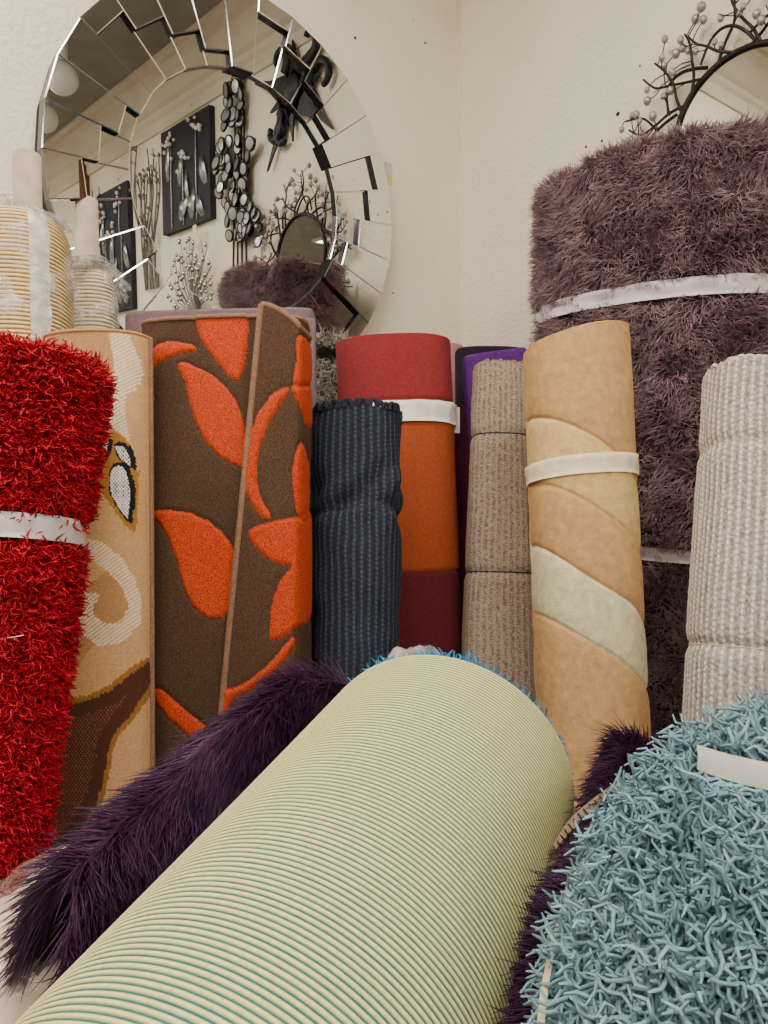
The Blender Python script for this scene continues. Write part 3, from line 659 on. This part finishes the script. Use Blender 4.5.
# --- pink roll sliver, black-purple roll, purple velvet --------------------
M_pink = mat('dusty_pink_pile', (176, 124, 132), (158, 106, 116), 200, rough=.95, sheen=.3)
r = Roll((430, 464, 347, 2.24), (430, 470, 600, 2.17), flat=.8); t = thing('pink_rug_roll', 'dusty pink rug roll, a sliver between the red-topped and black rolls', 'rug', floorpt(r)); r.mesh('roll', M_pink, t); r.spiral(M_pink, t, 3)
M_blk = mat('black_plush', (36, 28, 44), (28, 22, 34), 160, rough=.95, sheen=.2, bump=.3)
r = Roll((455, 525, 351, 2.08), (457, 525, 640, 2.01), flat=.5, p=2.8); t = thing('black_rug_roll', 'black plush rug roll standing behind the purple velvet roll', 'rug', floorpt(r)); r.mesh('roll', M_blk, t); r.spiral(M_blk, t, 3)
M_maro = mat('wine_plush', (98, 34, 66), (80, 26, 52), 160, rough=.95, sheen=.2)
r = Roll((454, 486, 405, 1.965), (458, 500, 640, 1.90), flat=.28); t = thing('wine_rug_roll', 'dark wine rug roll, a small wedge left of the purple velvet', 'rug', floorpt(r)); r.mesh('roll', M_maro, t)
M_purp = mat('purple_velvet', (88, 38, 118), (74, 30, 102), 120, rough=.9, sheen=.35, bump=.3, bscale=300)
r = Roll((462, 526, 354, 1.90), (484, 536, 640, 1.83), flat=.33, p=4, cut=(-.1, 0), disp=lambda s: .003*Wob(18, 8, 5)(s.U, s.SS)); t = thing('velvet_rug_roll', 'bright purple velvet rug roll behind the taupe woven roll', 'rug', floorpt(r)); r.mesh('roll', M_purp, t); r.spiral(M_purp, t, 3)

# --- woven cotton rolls ----------------------------------------------------
def weave(r, cA, cB, pu, pv, du, dv, sharp=1., rows=.0, rowc=None, seed=1, crum=.0):
    u = r.U; v = r.SS; wv = Wob(25, 8, seed)(u, v)*.12; wv2 = Wob(60, 8, seed+1)(u, v)*.25
    cu = np.cos(2*PI*(u/pu+wv*.3)); cv = np.cos(2*PI*(v/pv+.5*np.round(u/pu)+wv2*.3))
    h = .5+.5*cu; D = du*h+dv*cv*h; k = (h**sharp*(.55+.45*cv))[..., None]
    C = cA*(1-k)+cB*k
    return C, D+crum*Wob(20, 10, seed+4)(u, v)
TAB = np.random.default_rng(99).uniform(size=(512, 512))
def tweed(r, c1, c2, line, cu, cv, pitch, dash, amp, ldepth, seed=1, lw=3.):
    u = r.U; v = r.SS; wv = Wob(25, 8, seed)(u, v)*.10
    h = TAB[(u/cu).astype(int) % 512, ((v/cv)+.5*((u/cu).astype(int) % 2)).astype(int) % 512][..., None]
    C = c1*(1-h)+c2*h; ph = u/pitch+wv; l = (.5+.5*np.cos(2*PI*ph))**lw; ds = .62+.38*np.cos(2*PI*(v/dash+.37*np.round(ph)))
    k = np.clip(l*ds*1.25, 0, 1)[..., None]; C = C*(1-k)+line*k
    return C, amp*h[..., 0]+ldepth*l*(.7+.3*ds)
M_weave = mat('cotton_weave', (0, 0, 0), attr=True, scale=400, mixc=.3, rough=.95, sheen=.15, bump=.5, bscale=600)
def fringe(r, m, parent, n, r0, l, label=None):       # knotted loops round the top end
    ps = []
    for i in range(n):
        k = int(i*r.nth/n) % r.nth; p = r.G[k, 1]; N = r.N[k, 3]; hh = rng.uniform(.6, 1.3)*l
        T = nrm(np.cross(N, r.k)); a_ = np.linspace(0, PI, 7)
        ps.append(p-N*.004+(r.k*hh)*np.sin(a_)[:, None]+T*(np.cos(a_)*r0*1.6+rng.normal()*.002)[:, None]+N*rng.normal()*.002)
    V, F = tubes(np.array(ps), r0, 6); o = npmesh('fringe', V, F, m, parent, kind='stuff', label=label); return o
# navy
nv_c = lambda TH, S: 1-.07*np.exp(-((S-.195-.012*np.sin(TH*2+1))/.014)**2)-.03*np.exp(-((S-.40)/.03)**2)+.03*np.exp(-((S-.10)/.06)**2)+.04*np.exp(-((S-.30)/.08)**2)
r = Roll((314, 401, 416, 1.53), (314, 398, 640, 1.47), flat=.9, nth=330, ns=420, rmod=nv_c, smax=.75)
C, D = tweed(r, lc(24, 27, 36), lc(40, 45, 57), lc(70, 77, 94), .0035, .0035, .0145, .009, .0008, .0012, 3, 4.); D = D+0.003*Wob(22, 10, 17)(r.U, r.SS)
wr_ = .008*np.exp(-((r.SS-.17)/.06)**2)*Wob(40, 8, 8)(r.U, r.SS*1.4); r.G = r.G+(D+wr_)[..., None]*r.N
M_navyc = mat('navy_cord', (34, 38, 48), rough=.9)
t = thing('woven_rug_roll', 'navy woven cotton rug roll with a knotted fringe along its top', 'rug', floorpt(r)); r.mesh('roll', M_weave, t, C); fringe(r, M_navyc, t, 54, .0046, .013, 'navy knotted fringe'); r.spiral(M_navyc, t, 4, .006, .0, 'rolled_layers')
r.cord('string', M_bk, t, .195, .0016, -.002)
# taupe
tc_ = lambda TH, S: (1-.05*np.exp(-((S-.165)/.010)**2))*(1-.05*np.exp(-((S-.47)/.010)**2))
r = Roll((474, 528, 368, 1.74), (463, 534, 640, 1.66), flat=.85, p=2.8, nth=260, ns=520, rmod=tc_, smax=.85)
C, D = tweed(r, lc(102, 87, 76), lc(164, 146, 129), lc(166, 148, 130), .0032, .0032, .013, .006, .0009, .0008, 5, 2.); D = D+.0012*Wob(22, 10, 18)(r.U, r.SS); r.G = r.G+D[..., None]*r.N
M_tpc = mat('taupe_cord', (140, 122, 104), rough=.9)
t = thing('woven_rug_roll', 'taupe woven rug roll tied with two dark strings', 'rug', floorpt(r)); r.mesh('roll', M_weave, t, C); fringe(r, M_tpc, t, 40, .0022, .004)
for q in (.165, .47): r.cord('string', M_bk, t, q, .0016, -.001, label='dark string')
r.spiral(M_tpc, t, 3)
# light grey
gc_ = lambda TH, S: (1-.035*np.exp(-((S-.128)/.010)**2))*(1-.05*np.exp(-((S-.43)/.010)**2))
r = Roll((711, 845, 378, 1.20), (694, 845, 640, 1.13), flat=.8, p=2.6, nth=420, ns=520, rmod=gc_, smax=.75)
C, D = tweed(r, lc(128, 118, 111), lc(178, 168, 160), lc(228, 219, 210), .0034, .0034, .0125, .0088, .0009, .0016, 7, 3.); D = D+.0012*Wob(22, 10, 19)(r.U, r.SS); r.G = r.G+D[..., None]*r.N
M_gyc = mat('pale_cord', (206, 196, 186), (186, 176, 166), 60, rough=.9)
t = thing('woven_rug_roll', 'pale grey chunky woven rug roll at the right edge', 'rug', floorpt(r)); r.mesh('roll', M_weave, t, C); fringe(r, M_gyc, t, 56, .0032, .004)
r.spiral(M_gyc, t, 4, .007, -.004, 'rolled_layers')
for q in (.128, .43): r.cord('string', M_gyc, t, q, .0008, 0.)
# its hemmed outer edge
n = 60; sv = np.linspace(.1, .7, n); i0 = int(r.nth*.40); hems = []
for q in np.linspace(0, 1, 5):
    k = np.round(r.nth*(.215-.01*np.sin(sv*9)-np.clip((sv-.1)/.5, 0, 1)*.06)+q*20).astype(int); j = [int(np.argmin(abs(r.S-x))) for x in sv]; hems.append(r.G[k, j]+r.N[k, j]*(.004))
G = np.stack(hems, 0); V = np.concatenate([G.reshape(-1, 3), (G+CF*.004).reshape(-1, 3)]); F = np.concatenate([gridfaces(5, n), gridfaces(5, n, 5*n)[:, ::-1]])
npmesh('hem', V, F, mat('hem_tape', (176, 166, 158), (160, 150, 142), 200, rough=.9, bump=.3), t)

# --- gold and cream carved roll ---------------------------------------------
r = Roll((524, 627, 341, 1.42), (538, 648, 745, 1.33), flat=.95, p=2.2, nth=320, ns=620, smax=.92, cut=(-.2, 0))
X, Y = px(r, 535., 0, 100, 341)
X = np.where(X < -100, 100-(100*(1+r.fx)/2-100)*1, X)
gold, gold2, crm = lc(190, 150, 101), lc(206, 177, 118), lc(206, 198, 162)
cur = lambda pts: np.interp(X, [p[0] for p in pts], [p[1] for p in pts])
A_ = cur(catmull([(0, 418), (28, 434), (60, 456), (92, 486), (106, 512)], 6, False)); B_ = cur(catmull([(0, 484), (28, 500), (54, 518), (80, 538), (106, 566)], 6, False))
C_ = cur(catmull([(0, 545), (38, 576), (66, 594), (86, 608), (106, 636)], 6, False)); D_ = cur(catmull([(0, 610), (36, 634), (70, 656), (106, 690)], 6, False))
E_ = D_+62; F_ = D_+150
C = np.broadcast_to(gold, X.shape+(3,)).copy(); C = mixc(C, (Y > A_) & (Y < B_), gold2); C = mixc(C, (Y > C_) & (Y < D_), crm); C = mixc(C, (Y > F_), gold2)
D = sum(-.0028*np.exp(-((Y-q)/2.2)**2) for q in (A_, B_, C_, D_, F_)); bulge = sum(-.002*np.exp(-((Y-q)/9.)**2) for q in (A_, B_, C_, D_, F_)); r.G = r.G+(D+bulge+.0012*Wob(30, 10, 12)(r.U, r.SS)*np.exp(-r.SS/.08))[..., None]*r.N
M_gold = mat('silky_gold_pile', (0, 0, 0), attr=True, scale=70, mixc=.16, rough=.7, sheen=.45, bump=.45, bscale=220, bdist=.003, spec=.2)
t = thing('silky_rug_roll', 'gold and cream rug roll with carved diagonal waves and cream ribbon', 'rug', floorpt(r)); r.mesh('roll', M_gold, t, C)
r.band('ribbon', M_ribbon, t, (465-341)/535., (482-341)/535.+.002, off=.002, wob=.001); r.spiral(M_ribbon, t)

# --- big mauve shag roll -----------------------------------------------------
M_mau = mat('mauve_fibre', (158, 132, 137), (124, 98, 105), 14, rough=.45, sheen=.2, rnd=.4, spec=.45); M_maub = mat('mauve_backing', (70, 50, 58), rough=.95)
mc_ = lambda TH, S: (1-.05*np.exp(-((S-.305)/.03)**2))*(1-.05*np.exp(-((S-.87)/.03)**2))
yawm = math.atan2(-1, 0)-math.atan2(_rt[1], _rt[0])
kx = nrm(np.array([.035, -.005, 1.])); PT = np.array([-.225, -.84, 1.57])
r = Roll(axis=(PT, kx, .296), flat=.49, p=2.1, L=PT[2]/kx[2]-.03, yaw=yawm, nth=120, ns=160, rmod=mc_)
if (r.n@np.array([-1, 0, 0])) < 0: r.n = -r.n
t = thing('shag_rug_roll', 'big mauve long-pile shag rug roll with white bands under the twig mirror', 'rug', floorpt(r)); r.mesh('roll', M_maub, t)
wt = np.ones(r.SS.shape)
for g in ((.285, .328), (.86, .895)): wt = np.where((r.SS > g[0]) & (r.SS < g[1]), 0., wt)
nrx = (r.N@np.array([-1, 0, 0])); wt = wt*np.where(nrx > -.3, 1, .2)*np.where(r.SS > 1.35, .1, 1.)
P, N, _ = scatter(r.G, 50000, weight=wt); c = r.G[:, 0].mean(0)
i = rng.integers(0, r.nth, 7000); P2 = c+(r.G[i, 0]-c)*np.sqrt(rng.uniform(.3, 1, (7000, 1))); P = np.concatenate([P, P2]); N = np.concatenate([N, nrm(r.N[i, 2]*.5+r.k*.8)])
cw = np.stack([Wob(45, 12, q)(P[:, 1]+P[:, 0]*.7, P[:, 2]) for q in (31, 32, 33)], -1)     # tufts lean together
pile('pile', strands(P, nrm(N+.85*cw-np.array([0, 0, .2])), .036, 5, .35, .35, .2), .00105, M_mau, t, 3, (1, 1, .9, .7, .2))
r.band('band', M_tapew, t, .288, .326, off=.014, wob=.004); r.band('band', M_tapew, t, .861, .893, off=.010, wob=.004)

# --- ridged rolls in plastic at the back left ---------------------------------
M_rib = mat('ridged_backing', (0, 0, 0), attr=True, scale=120, mixc=.12, rough=.7, bump=.2)
def ribbed(top, low, cA, cB, per, lab, tube, flat=.9, film=None, smax=.6):
    (txl, txr, tyt, tyb) = tube
    r = Roll(top, low, flat=flat, p=2.4, nth=96, ns=620, smax=smax, ends=.002)
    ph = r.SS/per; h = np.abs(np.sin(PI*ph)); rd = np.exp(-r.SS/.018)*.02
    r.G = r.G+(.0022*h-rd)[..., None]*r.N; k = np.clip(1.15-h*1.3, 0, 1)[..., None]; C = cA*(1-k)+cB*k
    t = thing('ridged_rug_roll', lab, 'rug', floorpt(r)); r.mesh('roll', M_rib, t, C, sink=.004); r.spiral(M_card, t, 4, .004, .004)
    # cardboard core
    d = top[3]; b = at((txl+txr)/2, tyt, d); rad = (txr-txl)/2*d/FPX; kk = r.k; u = r.w; w = r.n; a = np.arange(28)*2*PI/28
    base = r.Pt-kk*.02+(((b-r.Pt)@u)*u); tip = base+kk*max((b-base)@kk, .05)
    V = np.concatenate([p+q*(np.cos(a)[:, None]*u+np.sin(a)[:, None]*w) for p, q in ((base, rad), (tip, rad), (tip, rad*.82), (base, rad*.82))]); V = V.reshape(4, 28, 3).transpose(1, 0, 2).reshape(-1, 3)
    npmesh('core_tube', V, np.concatenate([gridfaces(28, 4, 0, True), np.stack([np.arange(28)*4+3, np.arange(28)*4, (np.arange(28)+1) % 28*4, (np.arange(28)+1) % 28*4+3], -1)]), M_card, t)
    # crumpled film gathered round the core and hanging over the roll
    nu, nv = 90, 60; TH = np.linspace(0, 2*PI, nu, endpoint=False)[:, None]; q = np.linspace(0, 1, nv)[None]
    Rr = float(r.af(np.array(0.)))
    up = film[0]; f1 = np.clip(q/.45, 0, 1); rr_ = rad*1.25*(1-f1**1.3)+(Rr*1.04)*f1**1.3; ss = np.where(q < .45, -up*(1-f1)**1.2, (q-.45)/.55*film[1])
    wv = (Wob(3, 12, int(top[0])+300)(TH*1.5, q*9)*.014+Wob(8, 12, int(top[1])+301)(TH*1.5, q*9)*.007)*np.where(q < .5, 1.35, .35)
    G = r.Pt-(ss+wv*.5)[..., None]*r.k+((rr_+wv)*-np.cos(TH))[..., None]*r.w+((rr_*np.where(q < .2, 1, flat)+wv)*np.sin(TH))[..., None]*r.n
    npmesh('plastic_wrap', G.reshape(-1, 3), gridfaces(nu, nv, 0, True), M_film, t, label='crumpled clear plastic wrap')
    if len(film) > 2:
        i0, i1 = [int(nth_*r.nth) for nth_ in film[2]]; ii_ = np.arange(i0, i1+1); jj = np.where(r.S < smax*.95)[0][::4]
        g = r.G[ii_][:, jj]+r.N[ii_][:, jj]*(.004+.002*Wob(2, 8, 77)(np.arange(len(ii_))[:, None]*1.5, np.arange(len(jj))[None]*.16))[..., None]
        gb = g-r.N[ii_][:, jj]*.0015; npmesh('plastic_fold', np.concatenate([g.reshape(-1, 3), gb.reshape(-1, 3)]), np.concatenate([gridfaces(len(ii_), len(jj)), gridfaces(len(ii_), len(jj), g.shape[0]*g.shape[1])[:, ::-1]]), M_fold, t, label='white folded plastic strip')
    return r
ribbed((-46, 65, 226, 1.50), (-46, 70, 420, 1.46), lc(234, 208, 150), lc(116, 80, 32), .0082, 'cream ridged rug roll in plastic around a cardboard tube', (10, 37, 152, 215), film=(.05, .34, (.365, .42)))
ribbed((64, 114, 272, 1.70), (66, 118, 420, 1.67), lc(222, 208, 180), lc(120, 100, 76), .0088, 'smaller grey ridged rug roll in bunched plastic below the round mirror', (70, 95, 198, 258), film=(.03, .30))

# --- the heap in front: cream bundle, purple fur, striped roll, blue shag ------
AX = vp(695, 330); AXh = nrm(AX*np.array([1, 1, 0]))
FAR = at(444, 769, .95); RS = .161; LS = .60
up_ = nrm(np.array([0, 0, 1.])-AX*AX[2]); sd_ = np.cross(AX, up_)         # sd_ points to the right
# striped ridge-backed roll
r = Roll(axis=(FAR, AX, RS), flat=.97, p=2.0, L=LS, nth=140, ns=1200, ends=.001)
per = .0056; h = np.abs(np.sin(PI*r.SS/per+.15*Wob(6, 6, 2)(r.U, r.SS))); k = np.clip(1.38-h*1.4, 0, 1)[..., None]**.9
r.G = r.G+(.0013*h+.002*Wob(5, 6, 9)(r.U, r.SS)-.012*np.exp(-r.SS/.006)-.008*np.exp(-(LS-r.SS)/.006))[..., None]*r.N
C = lc(232, 218, 146)*(1-k)+lc(28, 100, 98)*k
M_str = mat('striped_backing', (0, 0, 0), attr=True, scale=200, mixc=.1, rough=.75, bump=.2)
t = thing('striped_rug_roll', 'pale yellow and teal striped rug roll lying on the purple fur', 'rug', FAR-AX*LS/2-up_*RS); r.mesh('roll', M_str, t, C)
M_cy = mat('bright_blue_fibre', (36, 160, 214), (28, 132, 190), 30, rough=.7, rnd=.3)
th = rng.uniform(0, 2*PI, 2600); e = np.where(rng.uniform(size=2600) < .6, 0, 1)[:, None]; RRr = RS*(.80+.1*rng.uniform(size=(2600, 1)))
P = FAR-AX*(LS*e+(.004-.008*e))+RRr*(np.cos(th)[:, None]*sd_+np.sin(th)[:, None]*up_); Dv = nrm(np.cos(th)[:, None]*sd_+np.sin(th)[:, None]*up_+AX*(1-2*e)*.9)
pile('pile', strands(P, Dv, .020, 4, .4, .2, .4), .0011, M_cy, t, label='bright blue pile tufts at the ends')
r.spiral(M_cy, t, 4, .006, .01)

# purple fur rug: a thick hide draped in a trough around the striped roll
def furG(nu, nv, lift=0):
    u = np.linspace(0, 1, nu); out = np.zeros((nu, nv, 3)); zz_ = np.array([0, 0, 1.])
    cr = lambda pts: np.stack([np.interp(u, np.linspace(0, 1, len(pts)), np.array([at(*p) for p in pts])[:, q]) for q in range(3)], -1)
    Lc = cr([(356, 672, 1.09), (296, 676, 1.02), (214, 730, .89), (138, 806, .75), (76, 862, .66)]); Rc = cr([(648, 738, 1.0), (636, 770, .88), (590, 890, .70), (556, 1090, .52)])
    s0 = .09*(1-u); RR = RS+.028
    def A(deg, l1): a_ = math.radians(deg); return FAR+(s0+l1*u)[:, None]*AX+RR*(math.cos(a_)*sd_+math.sin(a_)*up_)
    kn = [-1, -.78, -.62, -.46, -.34, -.2, 0, .2, .34, .48, .64, 1]
    drop = lambda q: .06*np.exp(-u/.04)[:, None]*zz_*q
    pts = [Lc-sd_*.07-zz_*.15, Lc-sd_*.03-zz_*.03, Lc, Lc*.5+A(190, -.46)*.5+zz_*.006, A(202, -.50), A(232, -.50), A(270, -.52), A(308, -.58), A(340, -.62), A(14, -.63)*.6+Rc*.4+zz_*.010, Rc, Rc+sd_*.07-zz_*.12]
    pts = np.stack([p-drop(.5) for p in pts], 1); v = np.linspace(-1, 1, nv)
    for i in range(nu):
        for q in range(3): out[i, :, q] = np.interp(v, kn, pts[i, :, q])
    for _ in range(3): out[:, 1:-1] = .25*out[:, :-2]+.5*out[:, 1:-1]+.25*out[:, 2:]
    return out+lift*np.array([0, 0, 1.])
G = furG(70, 80); Gb = furG(70, 80, -.02); V = np.concatenate([G.reshape(-1, 3), Gb.reshape(-1, 3)]); n0 = 70*80; F = [gridfaces(70, 80), gridfaces(70, 80, n0)[:, ::-1]]
for idx in (np.arange(80), 69*80+np.arange(80), np.arange(70)*80, np.arange(70)*80+79): F.append(np.stack([idx[:-1], idx[1:], idx[1:]+n0, idx[:-1]+n0], -1))
M_fur = mat('purple_fur', (70, 34, 72), (52, 23, 55), 18, rough=.5, rnd=.35, spec=.35, sheen=.1); M_furb = mat('purple_hide', (46, 20, 48), rough=.95)
t = thing('fur_rug', 'deep purple fur rug draped around the striped roll', 'rug', G[35, 40]-np.array([0, 0, .05])); npmesh('hide', V, np.concatenate(F), M_furb, t)
wt = np.ones((70, 80)); vv = np.linspace(-1, 1, 80)[None]; wt = wt*np.where((vv > -.30) & (vv < .26), .05, 1.)
P, N, ij = scatter(G, 64000, wrap=False, weight=wt); N = np.where((N[:, 2] < 0)[:, None], -N, N)
side = ((P-FAR)@sd_)[:, None]
flow = np.where(side < 0, -AX*.85-sd_*.35, -AX*.7-sd_*.55); flow = flow-(flow*N).sum(-1, keepdims=True)*N; cw = np.stack([Wob(16, 10, q)((P-FAR)@AX, (P-FAR)@sd_) for q in (41, 42, 43)], -1)
ps = strands(P, nrm(N*.55+flow+.40*cw), .050, 6, .15, .25, .12, lat=flow*.4)
pile('fur', ps, .0009, M_fur, t, 3, (1, 1, .9, .7, .45, .1))
# whip-stitched cream edge that shows in the fur
e = []
for q in ((554, 845), (560, 830), (570, 815), (586, 802), (601, 792), (617, 783)):     # lying on the tips of the fur
    dv = nrm(at(*q, 1)-EYE); w_ = (ps-EYE).reshape(-1, 3); dp = w_@dv; near = np.linalg.norm(w_-dp[:, None]*dv, axis=1) < .018; e.append(EYE+dv*((np.percentile(dp[near], 3) if near.any() else .82)-.004))
e = np.array(e); e = e*.6+.4*np.linspace(e[0], e[-1], len(e))
e = catmull(e, 8, False); n = len(e); wd = np.interp(np.linspace(0, 1, n), [0, .5, 1], [.004, .010, .003])
G2 = np.stack([e, e+CR*wd[:, None]*.4-CU*wd[:, None]], 0); G3 = G2+CF*.003; V = np.concatenate([G2.reshape(-1, 3), G3.reshape(-1, 3)]); F = np.concatenate([gridfaces(2, n), gridfaces(2, n, 2*n)[:, ::-1]])
M_whip = mat('cream_edging', (206, 182, 156), (186, 160, 134), 200, rough=.8, bump=.4)
eb = npmesh('edge_tape', V, F, M_whip, t, label='cream whip-stitched edge tape')
st = []
for k in range(3, n-4, 3): st.append(np.stack([e[k]-CF*.001, (e[k]+e[k+1])/2-CF*.003+(CR*.4-CU)*wd[k]*.5, e[k+1]-CF*.001+(CR*.4-CU)*wd[k]]))
V, F = tubes(np.array(st), .0009, 5); npmesh('stitching', V, F, mat('brown_thread', (110, 78, 60)), eb)

# cream bundle in plastic at the lower left
M_film2 = mat('glossy_film', (238, 232, 224), rough=.1, spec=.8, bump=.9, bscale=24, bdist=.012, alpha=(.02, .22), coat=.5)
M_crm = mat('cream_satin', (224, 206, 186), (208, 188, 166), 9, rough=.35, spec=.5, bump=.7, bscale=30, bdist=.006, coat=.3)
PB = FAR*np.array([1, 1, 0])-sd_*.33+AXh*.02+np.array([0, 0, .245])
r = Roll(axis=(PB, AXh, .14), flat=1.72, p=2.6, L=.85, nth=160, ns=200, disp=lambda s: .005*Wob(14, 12, 21)(s.U, s.SS*2)+.003*Wob(40, 12, 22)(s.U, s.SS*2))
t = thing('wrapped_rug_roll', 'cream rug roll in glossy plastic under the purple fur, lower left', 'rug', (PB[0], PB[1], PB[2]-.2)); r.mesh('roll', M_crm, t); r.spiral(M_crm, t)
G = r.G0*1+r.N*(.008+.006*np.abs(Wob(30, 12, 23)(r.U, r.SS*3)))[..., None]; npmesh('plastic_wrap', G.reshape(-1, 3), gridfaces(*G.shape[:2], 0, True), M_film2, t, label='glossy clear wrap')

# crumpled clear bag behind the striped roll
c = at(412, 702, 1.24); V, F = ball((0, 0, 0), 1, 60, 40); V = np.array(V); d = nrm(V); w = Wob(3, 14, 51)(d[:, 0]*2+d[:, 2], d[:, 1]*2-d[:, 2])*.12+Wob(8, 14, 52)(d[:, 0]+d[:, 2]*.6, d[:, 1])*.07
V = c+(d[:, :1]*CR*.058+d[:, 1:2]*AXh*.06+d[:, 2:3]*np.array([0, 0, 1.])*.088)*(1+w*1.5)[:, None]+np.array([0, 0, -.006])
o = npmesh('plastic_bag', V, F, mat('bag_film', (206, 196, 196), (190, 180, 180), 20, rough=.2, spec=.7, bump=.6, bscale=40, alpha=(.3, .8))); tag(o, 'crumpled clear plastic bag behind the striped roll', 'bag')

# blue shag rug, a bent roll in the lower right corner
M_blue = mat('blue_yarn', (130, 163, 174), (106, 140, 152), 12, rough=.75, sheen=.2, bump=.6, bscale=900, bdist=.001, rnd=.28, spec=.25); M_blueb = mat('blue_backing', (70, 96, 106), rough=.95)
cp = catmull(np.array([at(*q) for q in ((852, 1230, .41), (836, 1010, .50), (892, 915, .60), (984, 800, .72), (1085, 728, .83))]), 14, False)
n = len(cp); T = nrm(np.gradient(cp, axis=0)); Nn = nrm(-CF*.0+np.cross(T, CF)); Nn = nrm(Nn); Bb = np.cross(T, Nn); nth = 90; a = np.arange(nth)*2*PI/nth; RB = .158
G = cp[None]+RB*(np.cos(a)[:, None, None]*Nn[None]+.9*np.sin(a)[:, None, None]*Bb[None]); Nm = nrm(G-cp[None])
G = G+Nm*(.006*Wob(2, 8, 61)(a[:, None]*3, np.linspace(0, 6, n)[None]))[..., None]
t = thing('shag_rug_roll', 'pale blue chunky shag rug roll filling the lower right corner', 'rug', G[:, :20].reshape(-1, 3)[G[:, :20].reshape(-1, 3)[:, 2].argmin()])
V = np.concatenate([G.reshape(-1, 3), cp[:1], cp[-1:]]); i = np.arange(nth); i2 = (i+1) % nth; nn_ = nth*n
F = gridfaces(nth, n, 0, True).tolist()+[[int(x*n), int(y*n), nn_] for x, y in zip(i, i2)]+[[int(x*n+n-1), int(y*n+n-1), nn_+1] for x, y in zip(i, i2)]
npmesh('roll', V, F, M_blueb, t)
P, N, (ii, jj) = scatter(G, 52000, weight=np.where(((Nm@CF) < .35), 1., .08)); N = nrm(P-cp[np.clip(jj, 0, n-1)])
cw = np.stack([Wob(30, 10, q)(P@CR, P@CU) for q in (71, 72, 73)], -1)
# paper band pressed over the pile
S_ = strands(P, nrm(N+.5*cw+np.array([0, 0, -.25])), .035, 8, 1.1, .5, .5, helix=(.0045, 1.5))
bp = []
for q in ((698, 757), (716, 763), (745, 771), (790, 780), (850, 790), (920, 796), (990, 796)):        # laid on the pile where its tips come out
    dv = nrm(at(*q, 1)-EYE); w_ = (S_-EYE).reshape(-1, 3); dp = w_@dv; near = np.linalg.norm(w_-dp[:, None]*dv, axis=1) < .014; bp.append(EYE+dv*(np.percentile(dp[near], 12)-.001))
bp = catmull(np.array(bp), 8, False)
keep = np.ones(len(P), bool)
for e in bp[3:]:
    dv = nrm(e-EYE); w_ = S_-e; dp = w_@dv; perp = w_-dp[..., None]*dv; keep &= ~((np.abs(perp@CU) < .0085) & (np.abs(perp@CR) < .012) & (dp < .002)).any(1)
bw = np.stack([bp+CU*.008, bp-CF*.002, bp-CU*.009], 0); bb = bw+CF*.002; V = np.concatenate([bw.reshape(-1, 3), bb.reshape(-1, 3)]); k_ = len(bp)
npmesh('band', V, np.concatenate([gridfaces(3, k_), gridfaces(3, k_, 3*k_)[:, ::-1]]), M_paper, t, label='white paper band')
pile('pile', S_[keep], .00128, M_blue, t, 4, (.9, 1, 1, 1, 1, 1, 1, .55))
# beige backing edge along its left side
e = catmull(np.array([at(*q) for q in ((608, 818, .68), (586, 850, .62), (567, 886, .565), (551, 936, .51), (540, 985, .47), (533, 1040, .43))]), 8, False)+CR*.002
k_ = len(e); G2 = np.stack([e, e+CR*.0045+CF*.003], 0); G3 = G2+CF*.003; V = np.concatenate([G2.reshape(-1, 3), G3.reshape(-1, 3)])
npmesh('backing_edge', V, np.concatenate([gridfaces(2, k_), gridfaces(2, k_, 2*k_)[:, ::-1]]), mat('beige_backing', (214, 194, 160), (196, 174, 140), 80, rough=.85, bump=.3), t, label='beige backing edge')
